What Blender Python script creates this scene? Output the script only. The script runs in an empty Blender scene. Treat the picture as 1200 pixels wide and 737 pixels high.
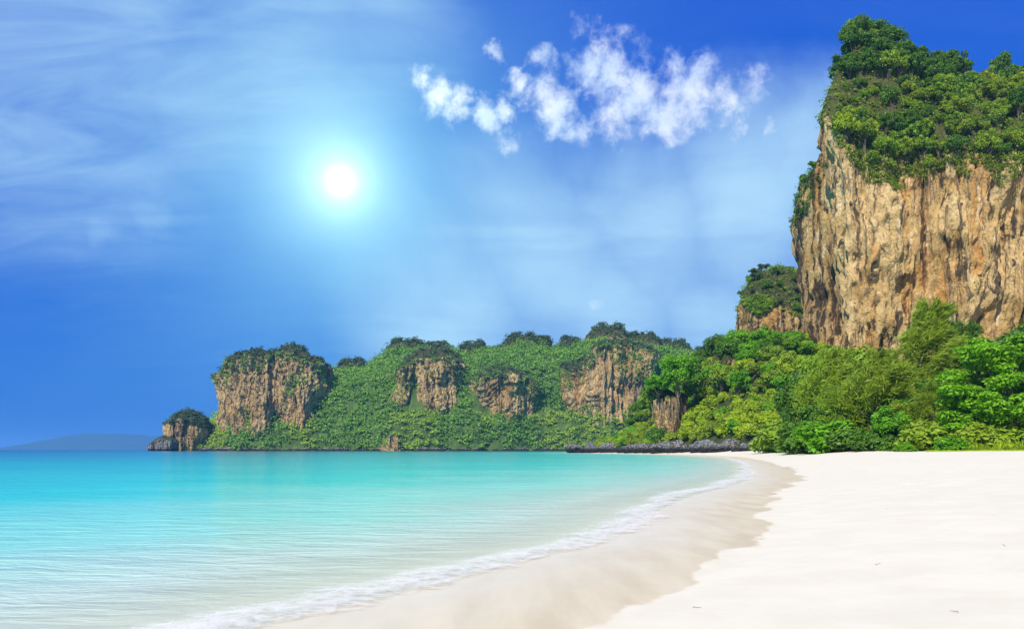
import bpy, math, random
import numpy as np
R = math.radians
random.seed(7)
rng = np.random.default_rng(11)
scn = bpy.context.scene
col = scn.collection

# ------------------------------------------------------------------ camera
CAM_H = 1.6
F = 1000.0                    # focal length in photograph pixels (1200 wide)
HY = 526.5                    # horizon row in the photograph
cam_d = bpy.data.cameras.new('camera')
cam = bpy.data.objects.new('camera', cam_d); col.objects.link(cam)
cam.location = (0, 0, CAM_H); cam.rotation_euler = (R(90), 0, 0)
cam_d.sensor_width = 36; cam_d.lens = 36*F/1200
cam_d.shift_y = (HY-368.5)/1200
cam_d.clip_start = 0.1; cam_d.clip_end = 60000
scn.camera = cam

def pdir(px, py):             # photograph pixel -> world direction (a direction only)
    v = np.array([(px-600)/F, 1.0, (HY-py)/F]); return v/np.linalg.norm(v)
def px_x(px, Y): return (px-600)/F*Y
def px_z(py, Y): return CAM_H+(HY-py)/F*Y

# ------------------------------------------------------------------ render settings
scn.cycles.use_denoising = True
scn.cycles.max_bounces = 6; scn.cycles.diffuse_bounces = 3; scn.cycles.glossy_bounces = 2
scn.cycles.transmission_bounces = 2; scn.cycles.transparent_max_bounces = 8
scn.cycles.volume_bounces = 1
scn.cycles.caustics_reflective = False; scn.cycles.caustics_refractive = False
scn.view_settings.view_transform = 'Standard'; scn.view_settings.look = 'None'
scn.view_settings.exposure = 0.3; scn.view_settings.gamma = 1.0

# ------------------------------------------------------------------ node helper
class NT:
    def __init__(s, tree): s.t = tree; tree.nodes.clear()
    def n(s, typ, props=None, **ins):
        nd = s.t.nodes.new(typ)
        for k, v in (props or {}).items(): setattr(nd, k, v)
        for k, v in ins.items():
            key = int(k[1:]) if k[0] == 'i' and k[1:].isdigit() else k.replace('_', ' ')
            s.set(nd.inputs[key], v)
        return nd
    def set(s, sock, v):
        if isinstance(v, bpy.types.NodeSocket): s.t.links.new(v, sock)
        elif isinstance(v, bpy.types.Node): s.t.links.new(v.outputs[0], sock)
        else: sock.default_value = v
    def math(s, op, a, b=None, c=None, clamp=False):
        nd = s.t.nodes.new('ShaderNodeMath'); nd.operation = op; nd.use_clamp = clamp
        for i, v in enumerate((a, b, c)):
            if v is not None: s.set(nd.inputs[i], v)
        return nd.outputs[0]
    def vmath(s, op, a, b=None, out=0):
        nd = s.t.nodes.new('ShaderNodeVectorMath'); nd.operation = op
        s.set(nd.inputs[0], a)
        if b is not None: s.set(nd.inputs[1], b)
        return nd.outputs[out]
    def vscale(s, a, k):
        nd = s.t.nodes.new('ShaderNodeVectorMath'); nd.operation = 'SCALE'
        s.set(nd.inputs[0], a); s.set(nd.inputs['Scale'], k); return nd.outputs[0]
    def mapr(s, v, a, b, c=0.0, d=1.0, smooth=True):
        nd = s.t.nodes.new('ShaderNodeMapRange'); nd.interpolation_type = 'SMOOTHSTEP' if smooth else 'LINEAR'
        s.set(nd.inputs[0], v)
        for i, x in enumerate((a, b, c, d)): s.set(nd.inputs[i+1], x)
        return nd.outputs[0]
    def mix(s, f, a, b, blend='MIX'):
        nd = s.t.nodes.new('ShaderNodeMix'); nd.data_type = 'RGBA'; nd.blend_type = blend; nd.clamp_factor = True
        s.set(nd.inputs[0], f)
        s.set(nd.inputs[6], a if not isinstance(a, tuple) else (*a, 1)[:4])
        s.set(nd.inputs[7], b if not isinstance(b, tuple) else (*b, 1)[:4])
        return nd.outputs[2]
    def noise(s, vec, scale=1.0, detail=4.0, rough=0.55, dist=0.0, out=0):
        nd = s.t.nodes.new('ShaderNodeTexNoise')
        s.set(nd.inputs['Vector'], vec); nd.inputs['Scale'].default_value = scale
        nd.inputs['Detail'].default_value = detail; nd.inputs['Roughness'].default_value = rough
        nd.inputs['Distortion'].default_value = dist
        return nd.outputs[out]
    def mapping(s, vec, scale=(1,1,1), rot=(0,0,0), loc=(0,0,0)):
        nd = s.t.nodes.new('ShaderNodeMapping'); s.set(nd.inputs[0], vec)
        nd.inputs['Location'].default_value = loc; nd.inputs['Rotation'].default_value = rot
        nd.inputs['Scale'].default_value = scale; return nd.outputs[0]
    def ramp(s, f, stops):
        nd = s.t.nodes.new('ShaderNodeValToRGB'); s.set(nd.inputs[0], f)
        cr = nd.color_ramp
        while len(cr.elements) < len(stops): cr.elements.new(0.5)
        for e, (p, c) in zip(cr.elements, stops): e.position = p; e.color = (*c, 1)
        return nd.outputs[0]

# ------------------------------------------------------------------ world: sky, clouds, visible sun glow
SUN_EL, SUN_AZ = 42.0, 210.0    # the lit cliff faces show the light coming from behind the camera
w = bpy.data.worlds.new('World'); scn.world = w; w.use_nodes = True
def build_world():
    T = NT(w.node_tree)
    sky = T.n('ShaderNodeTexSky', dict(sky_type='NISHITA', sun_disc=False))
    sky.sun_elevation = R(SUN_EL); sky.sun_rotation = R(SUN_AZ)
    sky.altitude = 0; sky.air_density = 1.0; sky.dust_density = 0.6; sky.ozone_density = 2.2
    sc_ = T.n('ShaderNodeSeparateColor', Color=T.vscale(sky.outputs[0], SKY_K))     # Nishita at strength 0.1, with the photograph's deep saturated response
    ch = [T.math('MULTIPLY', T.math('POWER', sc_.outputs[i], SKY_P[i]), SKY_C[i]) for i in range(3)]
    skyc = T.n('ShaderNodeCombineColor', Red=ch[0], Green=ch[1], Blue=ch[2]).outputs[0]
    tc = T.n('ShaderNodeTexCoord')
    d = T.vmath('NORMALIZE', tc.outputs['Generated'])
    sep = T.n('ShaderNodeSeparateXYZ'); T.set(sep.inputs[0], d)
    dz = sep.outputs[2]
    # cirrus veil over the whole dome: fibres drawn out sideways
    above = T.mapr(dz, 0.0, 0.12)
    den = T.math('ADD', T.math('MAXIMUM', dz, 0.0), 0.22)
    pl = T.n('ShaderNodeCombineXYZ', X=T.math('DIVIDE', sep.outputs[0], den), Y=T.math('DIVIDE', sep.outputs[1], den))
    big = T.noise(T.mapping(pl, scale=(0.62, 0.62, 1), rot=(0, 0, 0.5), loc=(3.1, 1.7, 0)), 1.0, 3, 0.5, 0.6)
    fib = T.noise(T.mapping(pl, scale=(2.2, 6.5, 1), rot=(0, 0, 0.55), loc=(1.2, 0.4, 0)), 1.0, 7, 0.6, 0.9)
    cir = T.math('MULTIPLY', T.mapr(big, 0.38, 0.62), T.mapr(fib, 0.2, 0.75, 0.35, 1.0))
    # the veil thickens in a fan at the upper left and in a slanting band at the right
    def blob(px, py, r0, r1, vec):
        c = pdir(px, py)
        return T.mapr(T.vmath('DISTANCE', vec, tuple(c), 1), r0, r1, 1.0, 0.0)
    wv = T.vmath('ADD', d, T.vscale(T.vmath('SUBTRACT', T.noise(d, 4.0, 5, 0.6, 0.4, 1), (0.5, 0.5, 0.5)), 0.16))
    fan = blob(40, 110, 0.05, 0.25, wv)
    for (a, b, r) in ((150, 30, 0.2), (330, 40, 0.22), (90, 190, 0.11), (460, 20, 0.12), (240, 90, 0.16), (110, 262, 0.06), (180, 235, 0.06)):
        fan = T.math('MAXIMUM', fan, blob(a, b, 0.0, r, wv))
    band = blob(880, 235, 0.02, 0.17, wv)
    for (a, b, r) in ((760, 275, 0.18), (640, 320, 0.2), (940, 190, 0.13), (700, 360, 0.2), (530, 372, 0.17), (1000, 140, 0.09), (820, 360, 0.16)):
        band = T.math('MAXIMUM', band, blob(a, b, 0.0, r, wv))
    veil = T.math('ADD', T.math('MULTIPLY', fan, T.mapr(fib, 0.2, 0.8, 0.18, 0.56)), T.math('MULTIPLY', band, T.mapr(T.noise(T.mapping(d, scale=(3, 3, 14), rot=(0, 0.35, 0)), 1.0, 5, 0.55, 0.5), 0.3, 0.7, 0.55, 0.80)))
    # cirrus outside the view, added stronger there to whiten the ambient light
    rest = T.mapr(T.vmath('DISTANCE', d, (0.0, 0.95, 0.28), 1), 0.55, 0.95, 0.05, 0.75)
    veil = T.math('ADD', veil, T.math('MULTIPLY', cir, rest))
    veil = T.math('MULTIPLY', veil, above, clamp=True)
    c1 = T.mix(veil, skyc, (0.45, 0.715, 0.87))
    # small fair-weather cumulus cluster
    wc = T.vmath('ADD', d, T.vscale(T.vmath('SUBTRACT', T.noise(d, 26.0, 5, 0.62, 0.2, 1), (0.5, 0.5, 0.5)), 0.04))
    cum = None
    WISP = {(700, 40), (676, 30), (728, 40), (632, 76), (583, 64), (598, 166), (616, 158), (902, 152), (697, 360), (832, 74), (884, 86), (872, 104), (852, 140)}
    for (a, b, r) in ((497, 92, 15), (512, 112, 20), (538, 126, 22), (565, 132, 22), (590, 128, 14), (607, 98, 15), (632, 112, 26),
                      (652, 132, 34), (672, 152, 22), (688, 80, 26), (722, 88, 34), (748, 114, 46), (790, 114, 44), (720, 126, 38), (812, 104, 36), (770, 138, 30), (830, 112, 30),
                      (872, 104, 26), (884, 86, 14), (852, 140, 22), (832, 74, 16), (700, 40, 20), (676, 30, 15), (728, 40, 14), (632, 76, 18), (583, 64, 12), (598, 166, 16), (616, 158, 12), (902, 152, 9), (697, 360, 9)):
        k = r/F*1.12
        x = blob(a, b, k*0.0, k*1.35, wc)
        if (a, b) in WISP: x = T.math('MULTIPLY', x, (0.28 if b < 60 else 0.6) if b < 300 else 0.35)
        cum = x if cum is None else T.math('MAXIMUM', cum, x)
    fine = T.noise(d, 34.0, 8, 0.62, 0.15)
    dens = T.math('MULTIPLY', T.mapr(T.math('ADD', cum, T.math('MULTIPLY', T.math('SUBTRACT', fine, 0.5), 2.6)), 0.12, 1.25), T.mapr(cum, 0.0, 0.18))
    lump = T.noise(d, 16.0, 5, 0.55)
    c2 = T.mix(T.math('MULTIPLY', dens, 0.88), c1, T.mix(T.mapr(lump, 0.3, 0.65), (0.56, 0.70, 0.92), (0.86, 0.90, 0.97)))
    # the sun seen through thin cloud: bright core with a wide halo
    sd = pdir(399, 213)
    ang = T.math('ARCCOSINE', T.math('MINIMUM', T.vmath('DOT_PRODUCT', d, tuple(sd), 1), 0.999999))
    core = T.math('EXPONENT', T.math('MULTIPLY', T.math('POWER', T.math('DIVIDE', ang, 0.0125), 2.0), -1.0))
    mid = T.math('EXPONENT', T.math('MULTIPLY', ang, -1/0.05))
    wide = T.math('EXPONENT', T.math('MULTIPLY', T.math('POWER', T.math('DIVIDE', ang, 0.22), 2.0), -1.0))
    g = T.vmath('ADD', T.vscale((1.0, 1.0, 1.0), T.math('ADD', T.math('MULTIPLY', core, 0.5), T.math('MULTIPLY', T.math('EXPONENT', T.math('MULTIPLY', ang, -1/0.02)), 0.6))), T.vscale((0.68, 1.2, 0.8), T.math('MULTIPLY', mid, 0.75)))
    g = T.vmath('ADD', g, T.vscale((0.09, 0.22, 0.12), T.math('MULTIPLY', wide, 1.0)))
    fin = T.vmath('ADD', c2, T.vscale(g, T.mapr(veil, 0.0, 0.8, 1.0, 0.45)))
    bg = T.n('ShaderNodeBackground', Color=fin, Strength=1.0)
    out = T.n('ShaderNodeOutputWorld', Surface=bg)
SKY_K, SKY_P, SKY_C = 0.10, (1.3, 0.56, 0.08), (0.045, 0.19, 0.58)
build_world()

sun_d = bpy.data.lights.new('sun', 'SUN'); sun_d.energy = 5.0; sun_d.angle = R(0.5); sun_d.color = (1.0, 0.925, 0.80)
sun = bpy.data.objects.new('sun', sun_d); col.objects.link(sun)
sun.location = (-58, -95, 100)
sun.rotation_euler = (R(90-SUN_EL), 0, R(180-SUN_AZ))    # lamp shines along its -Z

# ------------------------------------------------------------------ numpy noise
_perm = rng.permutation(256); _perm = np.concatenate([_perm]*3)
_g = rng.normal(size=(256, 3)); _g /= np.linalg.norm(_g, axis=1)[:, None]
def perlin(x, y, z):
    x, y, z = np.broadcast_arrays(np.asarray(x, float), np.asarray(y, float), np.asarray(z, float))
    xi, yi, zi = np.floor(x).astype(int), np.floor(y).astype(int), np.floor(z).astype(int)
    xf, yf, zf = x-xi, y-yi, z-zi
    u, v, ww = [t*t*t*(t*(t*6-15)+10) for t in (xf, yf, zf)]
    r = 0
    for dx in (0, 1):
        for dy in (0, 1):
            for dz in (0, 1):
                h = _perm[_perm[_perm[(xi+dx) & 255]+((yi+dy) & 255)]+((zi+dz) & 255)]
                gg = _g[h]
                dot = gg[..., 0]*(xf-dx)+gg[..., 1]*(yf-dy)+gg[..., 2]*(zf-dz)
                r = r+dot*(u if dx else 1-u)*(v if dy else 1-v)*(ww if dz else 1-ww)
    return r*1.5
def fbm(x, y, z, oct=4, gain=0.5):
    a, s, f = 1.0, 0.0, 1.0
    for i in range(oct):
        s = s+a*perlin(x*f+i*17.3, y*f+i*9.1, z*f+i*4.7); a *= gain; f *= 2.03
    return s
def ridged(x, y, z, oct=3):
    a, s, f = 1.0, 0.0, 1.0
    for i in range(oct):
        s = s+a*(1-2*np.abs(perlin(x*f+i*5.3, y*f+i*3.1, z*f+i*8.7))); a *= 0.5; f *= 2.1
    return s
def sstep(a, b, x):
    t = np.clip((x-a)/(b-a), 0, 1); return t*t*(3-2*t)

# ------------------------------------------------------------------ mesh helpers
def mesh_from(name, V, Fq=None, Ft=None, smooth=False, attrs=None):
    m = bpy.data.meshes.new(name)
    V = np.asarray(V, np.float32).reshape(-1, 3)
    parts = []
    tot = []
    if Fq is not None and len(Fq): Fq = np.asarray(Fq, np.int32).reshape(-1, 4); parts.append(Fq.ravel()); tot.append(np.full(len(Fq), 4, np.int32))
    if Ft is not None and len(Ft): Ft = np.asarray(Ft, np.int32).reshape(-1, 3); parts.append(Ft.ravel()); tot.append(np.full(len(Ft), 3, np.int32))
    li = np.concatenate(parts); lt = np.concatenate(tot); ls = np.concatenate([[0], np.cumsum(lt)[:-1]]).astype(np.int32)
    m.vertices.add(len(V)); m.vertices.foreach_set('co', V.ravel())
    m.loops.add(len(li)); m.loops.foreach_set('vertex_index', li)
    m.polygons.add(len(lt)); m.polygons.foreach_set('loop_start', ls)
    m.polygons.foreach_set('use_smooth', np.full(len(lt), smooth, bool))
    for k, a in (attrs or {}).items():
        at = m.attributes.new(k, 'FLOAT', 'POINT'); at.data.foreach_set('value', np.asarray(a, np.float32).ravel())
    m.update(calc_edges=True); m.validate()
    return m
def grid_faces(nr, nc, wrap=False):
    i, j = np.meshgrid(np.arange(nr-1), np.arange(nc if wrap else nc-1), indexing='ij')
    j2 = (j+1) % nc
    return np.stack([i*nc+j, i*nc+j2, (i+1)*nc+j2, (i+1)*nc+j], -1).reshape(-1, 4)
def tag(o, label=None, cat=None, group=None, kind=None):
    for k, v in (('label', label), ('category', cat), ('group', group), ('kind', kind)):
        if v: o[k] = v
    return o
def add(name, mesh, mat=None, parent=None, loc=None):
    o = bpy.data.objects.new(name, mesh); col.objects.link(o)
    if mat is not None and mesh is not None:
        if not mesh.materials: mesh.materials.append(mat)
        if mesh.materials[0] != mat:
            o.material_slots[0].link = 'OBJECT'; o.material_slots[0].material = mat
    if parent: o.parent = parent
    if loc is not None: o.location = loc
    return o
def new_mat(name):
    m = bpy.data.materials.new(name); m.use_nodes = True
    return m, NT(m.node_tree)

# ------------------------------------------------------------------ shoreline and ground heights
SHORE = [(-3000, -5200), (-300, -420), (-46, -60), (-17, -20), (-6.2, 0), (-2.4, 7.6), (-1.05, 10.1), (1.5, 15.3), (2.4, 17.9), (6.0, 28.8), (11.7, 43),
         (19, 68), (30, 112), (41, 168), (47, 235), (46, 285), (42, 330), (34, 380), (29, 425), (34, 450), (60, 470), (150, 495), (400, 540), (6000, 900)]
def catmull(P, n=8):
    P = np.asarray(P, float); out = []
    for i in range(len(P)-1):
        p0, p1, p2, p3 = P[max(i-1, 0)], P[i], P[i+1], P[min(i+2, len(P)-1)]
        d1 = np.linalg.norm(p2-p1); s0 = d1/max(np.linalg.norm(p1-p0)+d1, 1e-6); s1 = d1/max(np.linalg.norm(p3-p2)+d1, 1e-6)
        m1 = (p2-p0)*s0; m2 = (p3-p1)*s1
        for t in np.arange(n)/n:
            out.append((2*t**3-3*t**2+1)*p1+(t**3-2*t**2+t)*m1+(-2*t**3+3*t**2)*p2+(t**3-t**2)*m2)
    out.append(P[-1]); return np.array(out)
SH = catmull(SHORE, 6)
def seg_dist(X, Y, P, closed=False):
    X = np.asarray(X, float); Y = np.asarray(Y, float); best = np.full(X.shape, 1e18)
    n = len(P)
    for i in range(n if closed else n-1):
        a, b = P[i], P[(i+1) % n]; d = b-a; L = d@d
        if L < 1e-12: continue
        t = np.clip(((X-a[0])*d[0]+(Y-a[1])*d[1])/L, 0, 1)
        best = np.minimum(best, (X-a[0]-t*d[0])**2+(Y-a[1]-t*d[1])**2)
    return np.sqrt(best)
def inside(X, Y, P):
    c = np.zeros(np.shape(X), bool); n = len(P)
    for i in range(n):
        a, b = P[i], P[(i+1) % n]
        if a[1] == b[1]: continue
        cond = (a[1] > Y) != (b[1] > Y)
        c ^= cond & (X < (b[0]-a[0])*(Y-a[1])/(b[1]-a[1])+a[0])
    return c
LAND = np.concatenate([SH, [[6000, -5200]]])
def shore_d(X, Y):            # metres inland (+) or offshore (-)
    d = seg_dist(X, Y, SH); return np.where(inside(X, Y, LAND), d, -d)
def ground_z(X, Y, d=None):
    if d is None: d = shore_d(X, Y)
    up = np.interp(d, [0, 3, 8, 18, 40, 120, 400, 3000], [0, 0.15, 0.52, 1.33, 1.5, 1.7, 2.0, 2.0])
    dn = -np.interp(-d, [0, 4, 12, 40, 150, 800], [0, 0.22, 0.8, 2.2, 4.5, 9])
    z = np.where(d > 0, up, dn)
    k = sstep(2.5, 8, d)
    z = z+k*(0.05*fbm(X*0.35, Y*0.35, 0.3, 3)+0.10*perlin(X*0.09, Y*0.09, 4.2))
    z = z+sstep(0.3, 2, d)*0.006*perlin(X*1.5, Y*1.5, 9.1)
    return z
def gz(x, y): return float(ground_z(np.array([x]), np.array([y]))[0])

def polar(r0, r1, nr, fine=460):
    a = np.concatenate([np.linspace(-math.pi, -0.75, 40, endpoint=False), np.linspace(-0.75, 0.75, fine, endpoint=False), np.linspace(0.75, math.pi, 40, endpoint=False)])
    r = np.geomspace(r0, r1, nr)
    A, RR = np.meshgrid(a, r)
    return RR*np.sin(A), RR*np.cos(A), len(a)

# ------------------------------------------------------------------ materials of the setting
def mat_sand():
    m, T = new_mat('sand')
    geo = T.n('ShaderNodeNewGeometry'); pos = geo.outputs['Position']
    d = T.n('ShaderNodeAttribute', dict(attribute_name='shore')).outputs['Fac']
    edge = T.noise(T.mapping(pos, scale=(1, 0.6, 1)), 0.55, 5, 0.6)
    dd = T.math('ADD', d, T.math('MULTIPLY', T.math('SUBTRACT', edge, 0.5), 2.2))
    scal = T.noise(T.mapping(pos, scale=(0.9, 0.5, 1), loc=(5, 2, 0)), 0.35, 3, 0.5)
    dd = T.math('ADD', dd, T.math('MULTIPLY', T.math('SUBTRACT', scal, 0.5), 2.0))
    wet = T.mapr(dd, 2.8, 2.92, 1.0, 0.0)
    soak = T.mapr(dd, 0.0, 2.6, 1.0, 0.35)
    mott = T.noise(pos, 1.3, 6, 0.6)
    grain = T.noise(pos, 160, 2, 0.7)
    dry = T.mix(T.mapr(mott, 0.3, 0.7), (0.685, 0.63, 0.475), (0.735, 0.68, 0.525))
    dry = T.mix(T.mapr(grain, 0.25, 0.42, 0.35, 0.0), dry, (0.5, 0.42, 0.33))
    streak = T.noise(T.mapping(pos, scale=(2.0, 0.35, 1), rot=(0, 0, 0.45)), 0.9, 5, 0.6)
    wetc = T.mix(T.mapr(streak, 0.3, 0.7), (0.60, 0.485, 0.29), (0.73, 0.62, 0.405))
    c = T.mix(T.math('MULTIPLY', wet, T.mapr(dd, -0.6, 2.8, 0.1, 1.0)), dry, wetc)
    rough = T.mapr(wet, 0, 1, 0.95, 0.42, smooth=False)
    bm = T.math('ADD', T.math('MULTIPLY', T.noise(pos, 7, 5, 0.6), 0.6), T.math('MULTIPLY', T.noise(pos, 45, 3, 0.6), 0.25))
    bump = T.n('ShaderNodeBump', Height=bm, Strength=T.mapr(wet, 0, 1, 0.16, 0.05, smooth=False), Distance=0.05)
    b = T.n('ShaderNodeBsdfPrincipled', Base_Color=c, Roughness=rough, Normal=bump)
    b.inputs['Specular IOR Level'].default_value = 0.25
    T.n('ShaderNodeOutputMaterial', Surface=b); return m
def mat_water():
    m, T = new_mat('sea_water')
    geo = T.n('ShaderNodeNewGeometry'); pos = geo.outputs['Position']
    s = T.n('ShaderNodeAttribute', dict(attribute_name='offshore')).outputs['Fac']
    pn = T.noise(T.mapping(pos, scale=(0.05, 0.09, 1)), 1.0, 4, 0.55)
    s2 = T.math('MULTIPLY', s, T.mapr(pn, 0.25, 0.75, 0.75, 1.3))
    lg = T.math('DIVIDE', T.math('LOGARITHM', T.math('ADD', T.math('MAXIMUM', s2, 0.0), 1.0), 2.718), 7.0)
    def L(x): return math.log(x+1)/7.0
    c = T.ramp(lg, [(0.0, (0.84, 0.82, 0.64)), (L(3), (0.72, 0.92, 0.76)), (L(8), (0.35, 0.87, 0.68)), (L(22), (0.03, 0.61, 0.475)), (L(70), (0.008, 0.41, 0.35)),
                    (L(170), (0.006, 0.23, 0.26)), (L(500), (0.006, 0.12, 0.17))])
    alpha = T.ramp(lg, [(0.0, (0.02,)*3), (L(1), (0.25,)*3), (L(3), (0.65,)*3), (L(8), (0.85,)*3), (L(22), (1,)*3)])
    w1 = T.noise(T.mapping(pos, scale=(0.55, 1.5, 1), rot=(0, 0, 0.35)), 1.0, 5, 0.62, 0.5)
    w2 = T.noise(T.mapping(pos, scale=(2.2, 5.5, 1), rot=(0, 0, 0.2)), 1.0, 4, 0.6, 0.4)
    h = T.math('ADD', T.math('MULTIPLY', w1, 0.16), T.math('MULTIPLY', w2, 0.035))
    bump = T.n('ShaderNodeBump', Height=h, Strength=0.85, Distance=0.8)
    b = T.n('ShaderNodeBsdfPrincipled', Base_Color=c, Roughness=0.16, Normal=bump, IOR=1.33)
    b.inputs['Specular IOR Level'].default_value = 0.2
    tr = T.n('ShaderNodeBsdfTransparent', Color=(0.93, 0.98, 0.97, 1))
    mx = T.n('ShaderNodeMixShader'); T.set(mx.inputs[0], alpha); T.set(mx.inputs[1], tr); T.set(mx.inputs[2], b)
    T.n('ShaderNodeOutputMaterial', Surface=mx); return m
def mat_foam():
    m, T = new_mat('sea_foam')
    geo = T.n('ShaderNodeNewGeometry'); pos = geo.outputs['Position']
    k = T.n('ShaderNodeAttribute', dict(attribute_name='thick')).outputs['Fac']
    v = T.n('ShaderNodeTexVoronoi', dict(feature='DISTANCE_TO_EDGE'))
    wp = T.vmath('ADD', pos, T.vscale(T.noise(pos, 2.5, 4, 0.6, 0, 1), 0.5))
    T.set(v.inputs['Vector'], wp); v.inputs['Scale'].default_value = 4.0
    net = T.mapr(v.outputs[0], 0.0, 0.25, 1.0, 0.0)
    n = T.noise(pos, 3.0, 7, 0.65)
    a = T.math('ADD', k, T.math('ADD', T.math('MULTIPLY', T.math('SUBTRACT', n, 0.5), 1.5), T.math('MULTIPLY', net, 0.25)))
    alpha = T.math('MULTIPLY', T.mapr(a, 0.25, 1.25), T.mapr(k, 0.0, 0.5))
    bump = T.n('ShaderNodeBump', Height=T.noise(pos, 30, 5, 0.6), Strength=0.5, Distance=0.03)
    b = T.n('ShaderNodeBsdfPrincipled', Base_Color=(0.90, 0.87, 0.80, 1), Roughness=0.7, Normal=bump)
    tr = T.n('ShaderNodeBsdfTransparent')
    mx = T.n('ShaderNodeMixShader'); T.set(mx.inputs[0], T.math('MULTIPLY', alpha, 0.58)); T.set(mx.inputs[1], tr); T.set(mx.inputs[2], b)
    T.n('ShaderNodeOutputMaterial', Surface=mx); return m
def mat_rock(name, fs=1.0, green=0.35, warm=1.0, grey=0.0, tide=False, stain=0.0, crk=0.5, slab=0.0):
    """weathered limestone: buff ground, ochre and white seeps, dark algae streaks running down"""
    m, T = new_mat(name)
    geo = T.n('ShaderNodeNewGeometry'); pos = geo.outputs['Position']; nz = T.n('ShaderNodeSeparateXYZ'); T.set(nz.inputs[0], geo.outputs['Normal'])
    warp = T.vscale(T.vmath('SUBTRACT', T.noise(pos, 0.06*fs, 4, 0.6, 0, 1), (0.5, 0.5, 0.5)), 9/fs)
    p = T.vmath('ADD', pos, warp)
    patch = T.noise(p, 0.045*fs, 5, 0.6)
    st = T.noise(T.mapping(p, scale=(0.34*fs, 0.34*fs, 0.018*fs)), 1.0, 6, 0.62)
    st2 = T.noise(T.mapping(p, scale=(0.16*fs, 0.16*fs, 0.012*fs), loc=(31, 7, 3)), 1.0, 6, 0.6)
    st3 = T.noise(T.mapping(p, scale=(0.5*fs, 0.5*fs, 0.03*fs), loc=(11, 57, 13)), 1.0, 5, 0.6)
    fine = T.noise(pos, 0.55*fs, 7, 0.65)
    buff = T.mix(T.mapr(patch, 0.35, 0.65), (0.48, 0.305, 0.105), (0.68, 0.485, 0.205))
    buff = T.mix(T.mapr(fine, 0.4, 0.75, 0, 0.6), buff, (0.27, 0.16, 0.075))
    c = T.mix(T.math('MULTIPLY', T.mapr(st2, 0.50, 0.66), 0.8*warm), buff, (0.53, 0.25, 0.06))
    c = T.mix(T.mapr(st3, 0.56, 0.68, 0, 0.8), c, (0.75, 0.64, 0.43))
    if slab:
        sl = T.noise(T.mapping(p, scale=(0.055*fs, 0.055*fs, 0.022*fs), loc=(3, 9, 21)), 1.0, 4, 0.55)
        c = T.mix(T.mapr(sl, 0.50, 0.62, 0.0, 0.75*slab), c, T.mix(T.mapr(fine, 0.4, 0.7), (0.71, 0.52, 0.255), (0.58, 0.40, 0.18)))
        c = T.mix(T.mapr(sl, 0.46, 0.36, 0.0, 0.6*slab), c, (0.30, 0.19, 0.10))
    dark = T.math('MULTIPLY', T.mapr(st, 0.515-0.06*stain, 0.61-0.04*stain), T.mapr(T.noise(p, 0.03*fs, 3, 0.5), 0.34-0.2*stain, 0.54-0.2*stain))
    thin = T.noise(T.mapping(p, scale=(0.8*fs, 0.8*fs, 0.02*fs), loc=(17, 3, 5)), 1.0, 4, 0.6)
    dark = T.math('MAXIMUM', dark, T.math('MULTIPLY', T.mapr(thin, 0.58, 0.68), 0.7))
    c = T.mix(T.math('MULTIPLY', dark, 0.95), c, (0.055, 0.038, 0.028))
    if grey: c = T.mix(T.mapr(T.noise(pos, 0.08*fs, 5, 0.6), 0.3, 0.6, (0.4*grey if grey < 0.9 else 0.85), grey), c, T.mix(T.mapr(fine, 0.38, 0.66), (0.05, 0.052, 0.056), (0.36, 0.37, 0.37)))
    top = T.mapr(T.math('ADD', nz.outputs[2], T.math('MULTIPLY', T.math('SUBTRACT', fine, 0.5), 0.9)), 0.5, 0.85, 0.0, 0.9 if green else 0.0)
    c = T.mix(top, c, (0.045, 0.075, 0.018))
    if green:
        c = T.mix(T.math('MULTIPLY', T.mapr(T.noise(pos, 0.11*fs, 6, 0.7), 0.60-0.1*green, 0.68), green), c, (0.06, 0.085, 0.02))
    veg = T.n('ShaderNodeAttribute', dict(attribute_name='soil')).outputs['Fac']
    c = T.mix(T.mapr(T.math('ADD', veg, T.math('MULTIPLY', T.math('SUBTRACT', fine, 0.5), 1.2)), 0.4, 0.7, 0.0, 0.92), c, (0.05, 0.07, 0.02))
    if tide:
        z = T.n('ShaderNodeSeparateXYZ'); T.set(z.inputs[0], pos)
        c = T.mix(T.mapr(T.math('ADD', z.outputs[2], T.math('MULTIPLY', fine, 1.6)), 2.3, 4.0, 0.96, 0.0), c, (0.018, 0.017, 0.018))
    vo = T.n('ShaderNodeTexVoronoi', dict(feature='DISTANCE_TO_EDGE')); T.set(vo.inputs['Vector'], T.mapping(p, scale=(0.22*fs, 0.22*fs, 0.075*fs))); vo.inputs['Scale'].default_value = 1.0
    crack = T.mapr(vo.outputs[0], 0.0, 0.07)
    h = T.math('ADD', T.math('MULTIPLY', T.noise(pos, 0.9*fs, 8, 0.7), 0.75 if slab == 1.0 else 1.2), T.math('ADD', T.math('MULTIPLY', st, 0.9), T.math('MULTIPLY', crack, crk)))
    bump = T.n('ShaderNodeBump', Height=h, Strength=1.0, Distance=1.6/fs)
    b = T.n('ShaderNodeBsdfPrincipled', Base_Color=c, Roughness=0.9, Normal=bump); b.inputs['Specular IOR Level'].default_value = 0.15
    T.n('ShaderNodeOutputMaterial', Surface=b); return m
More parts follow.
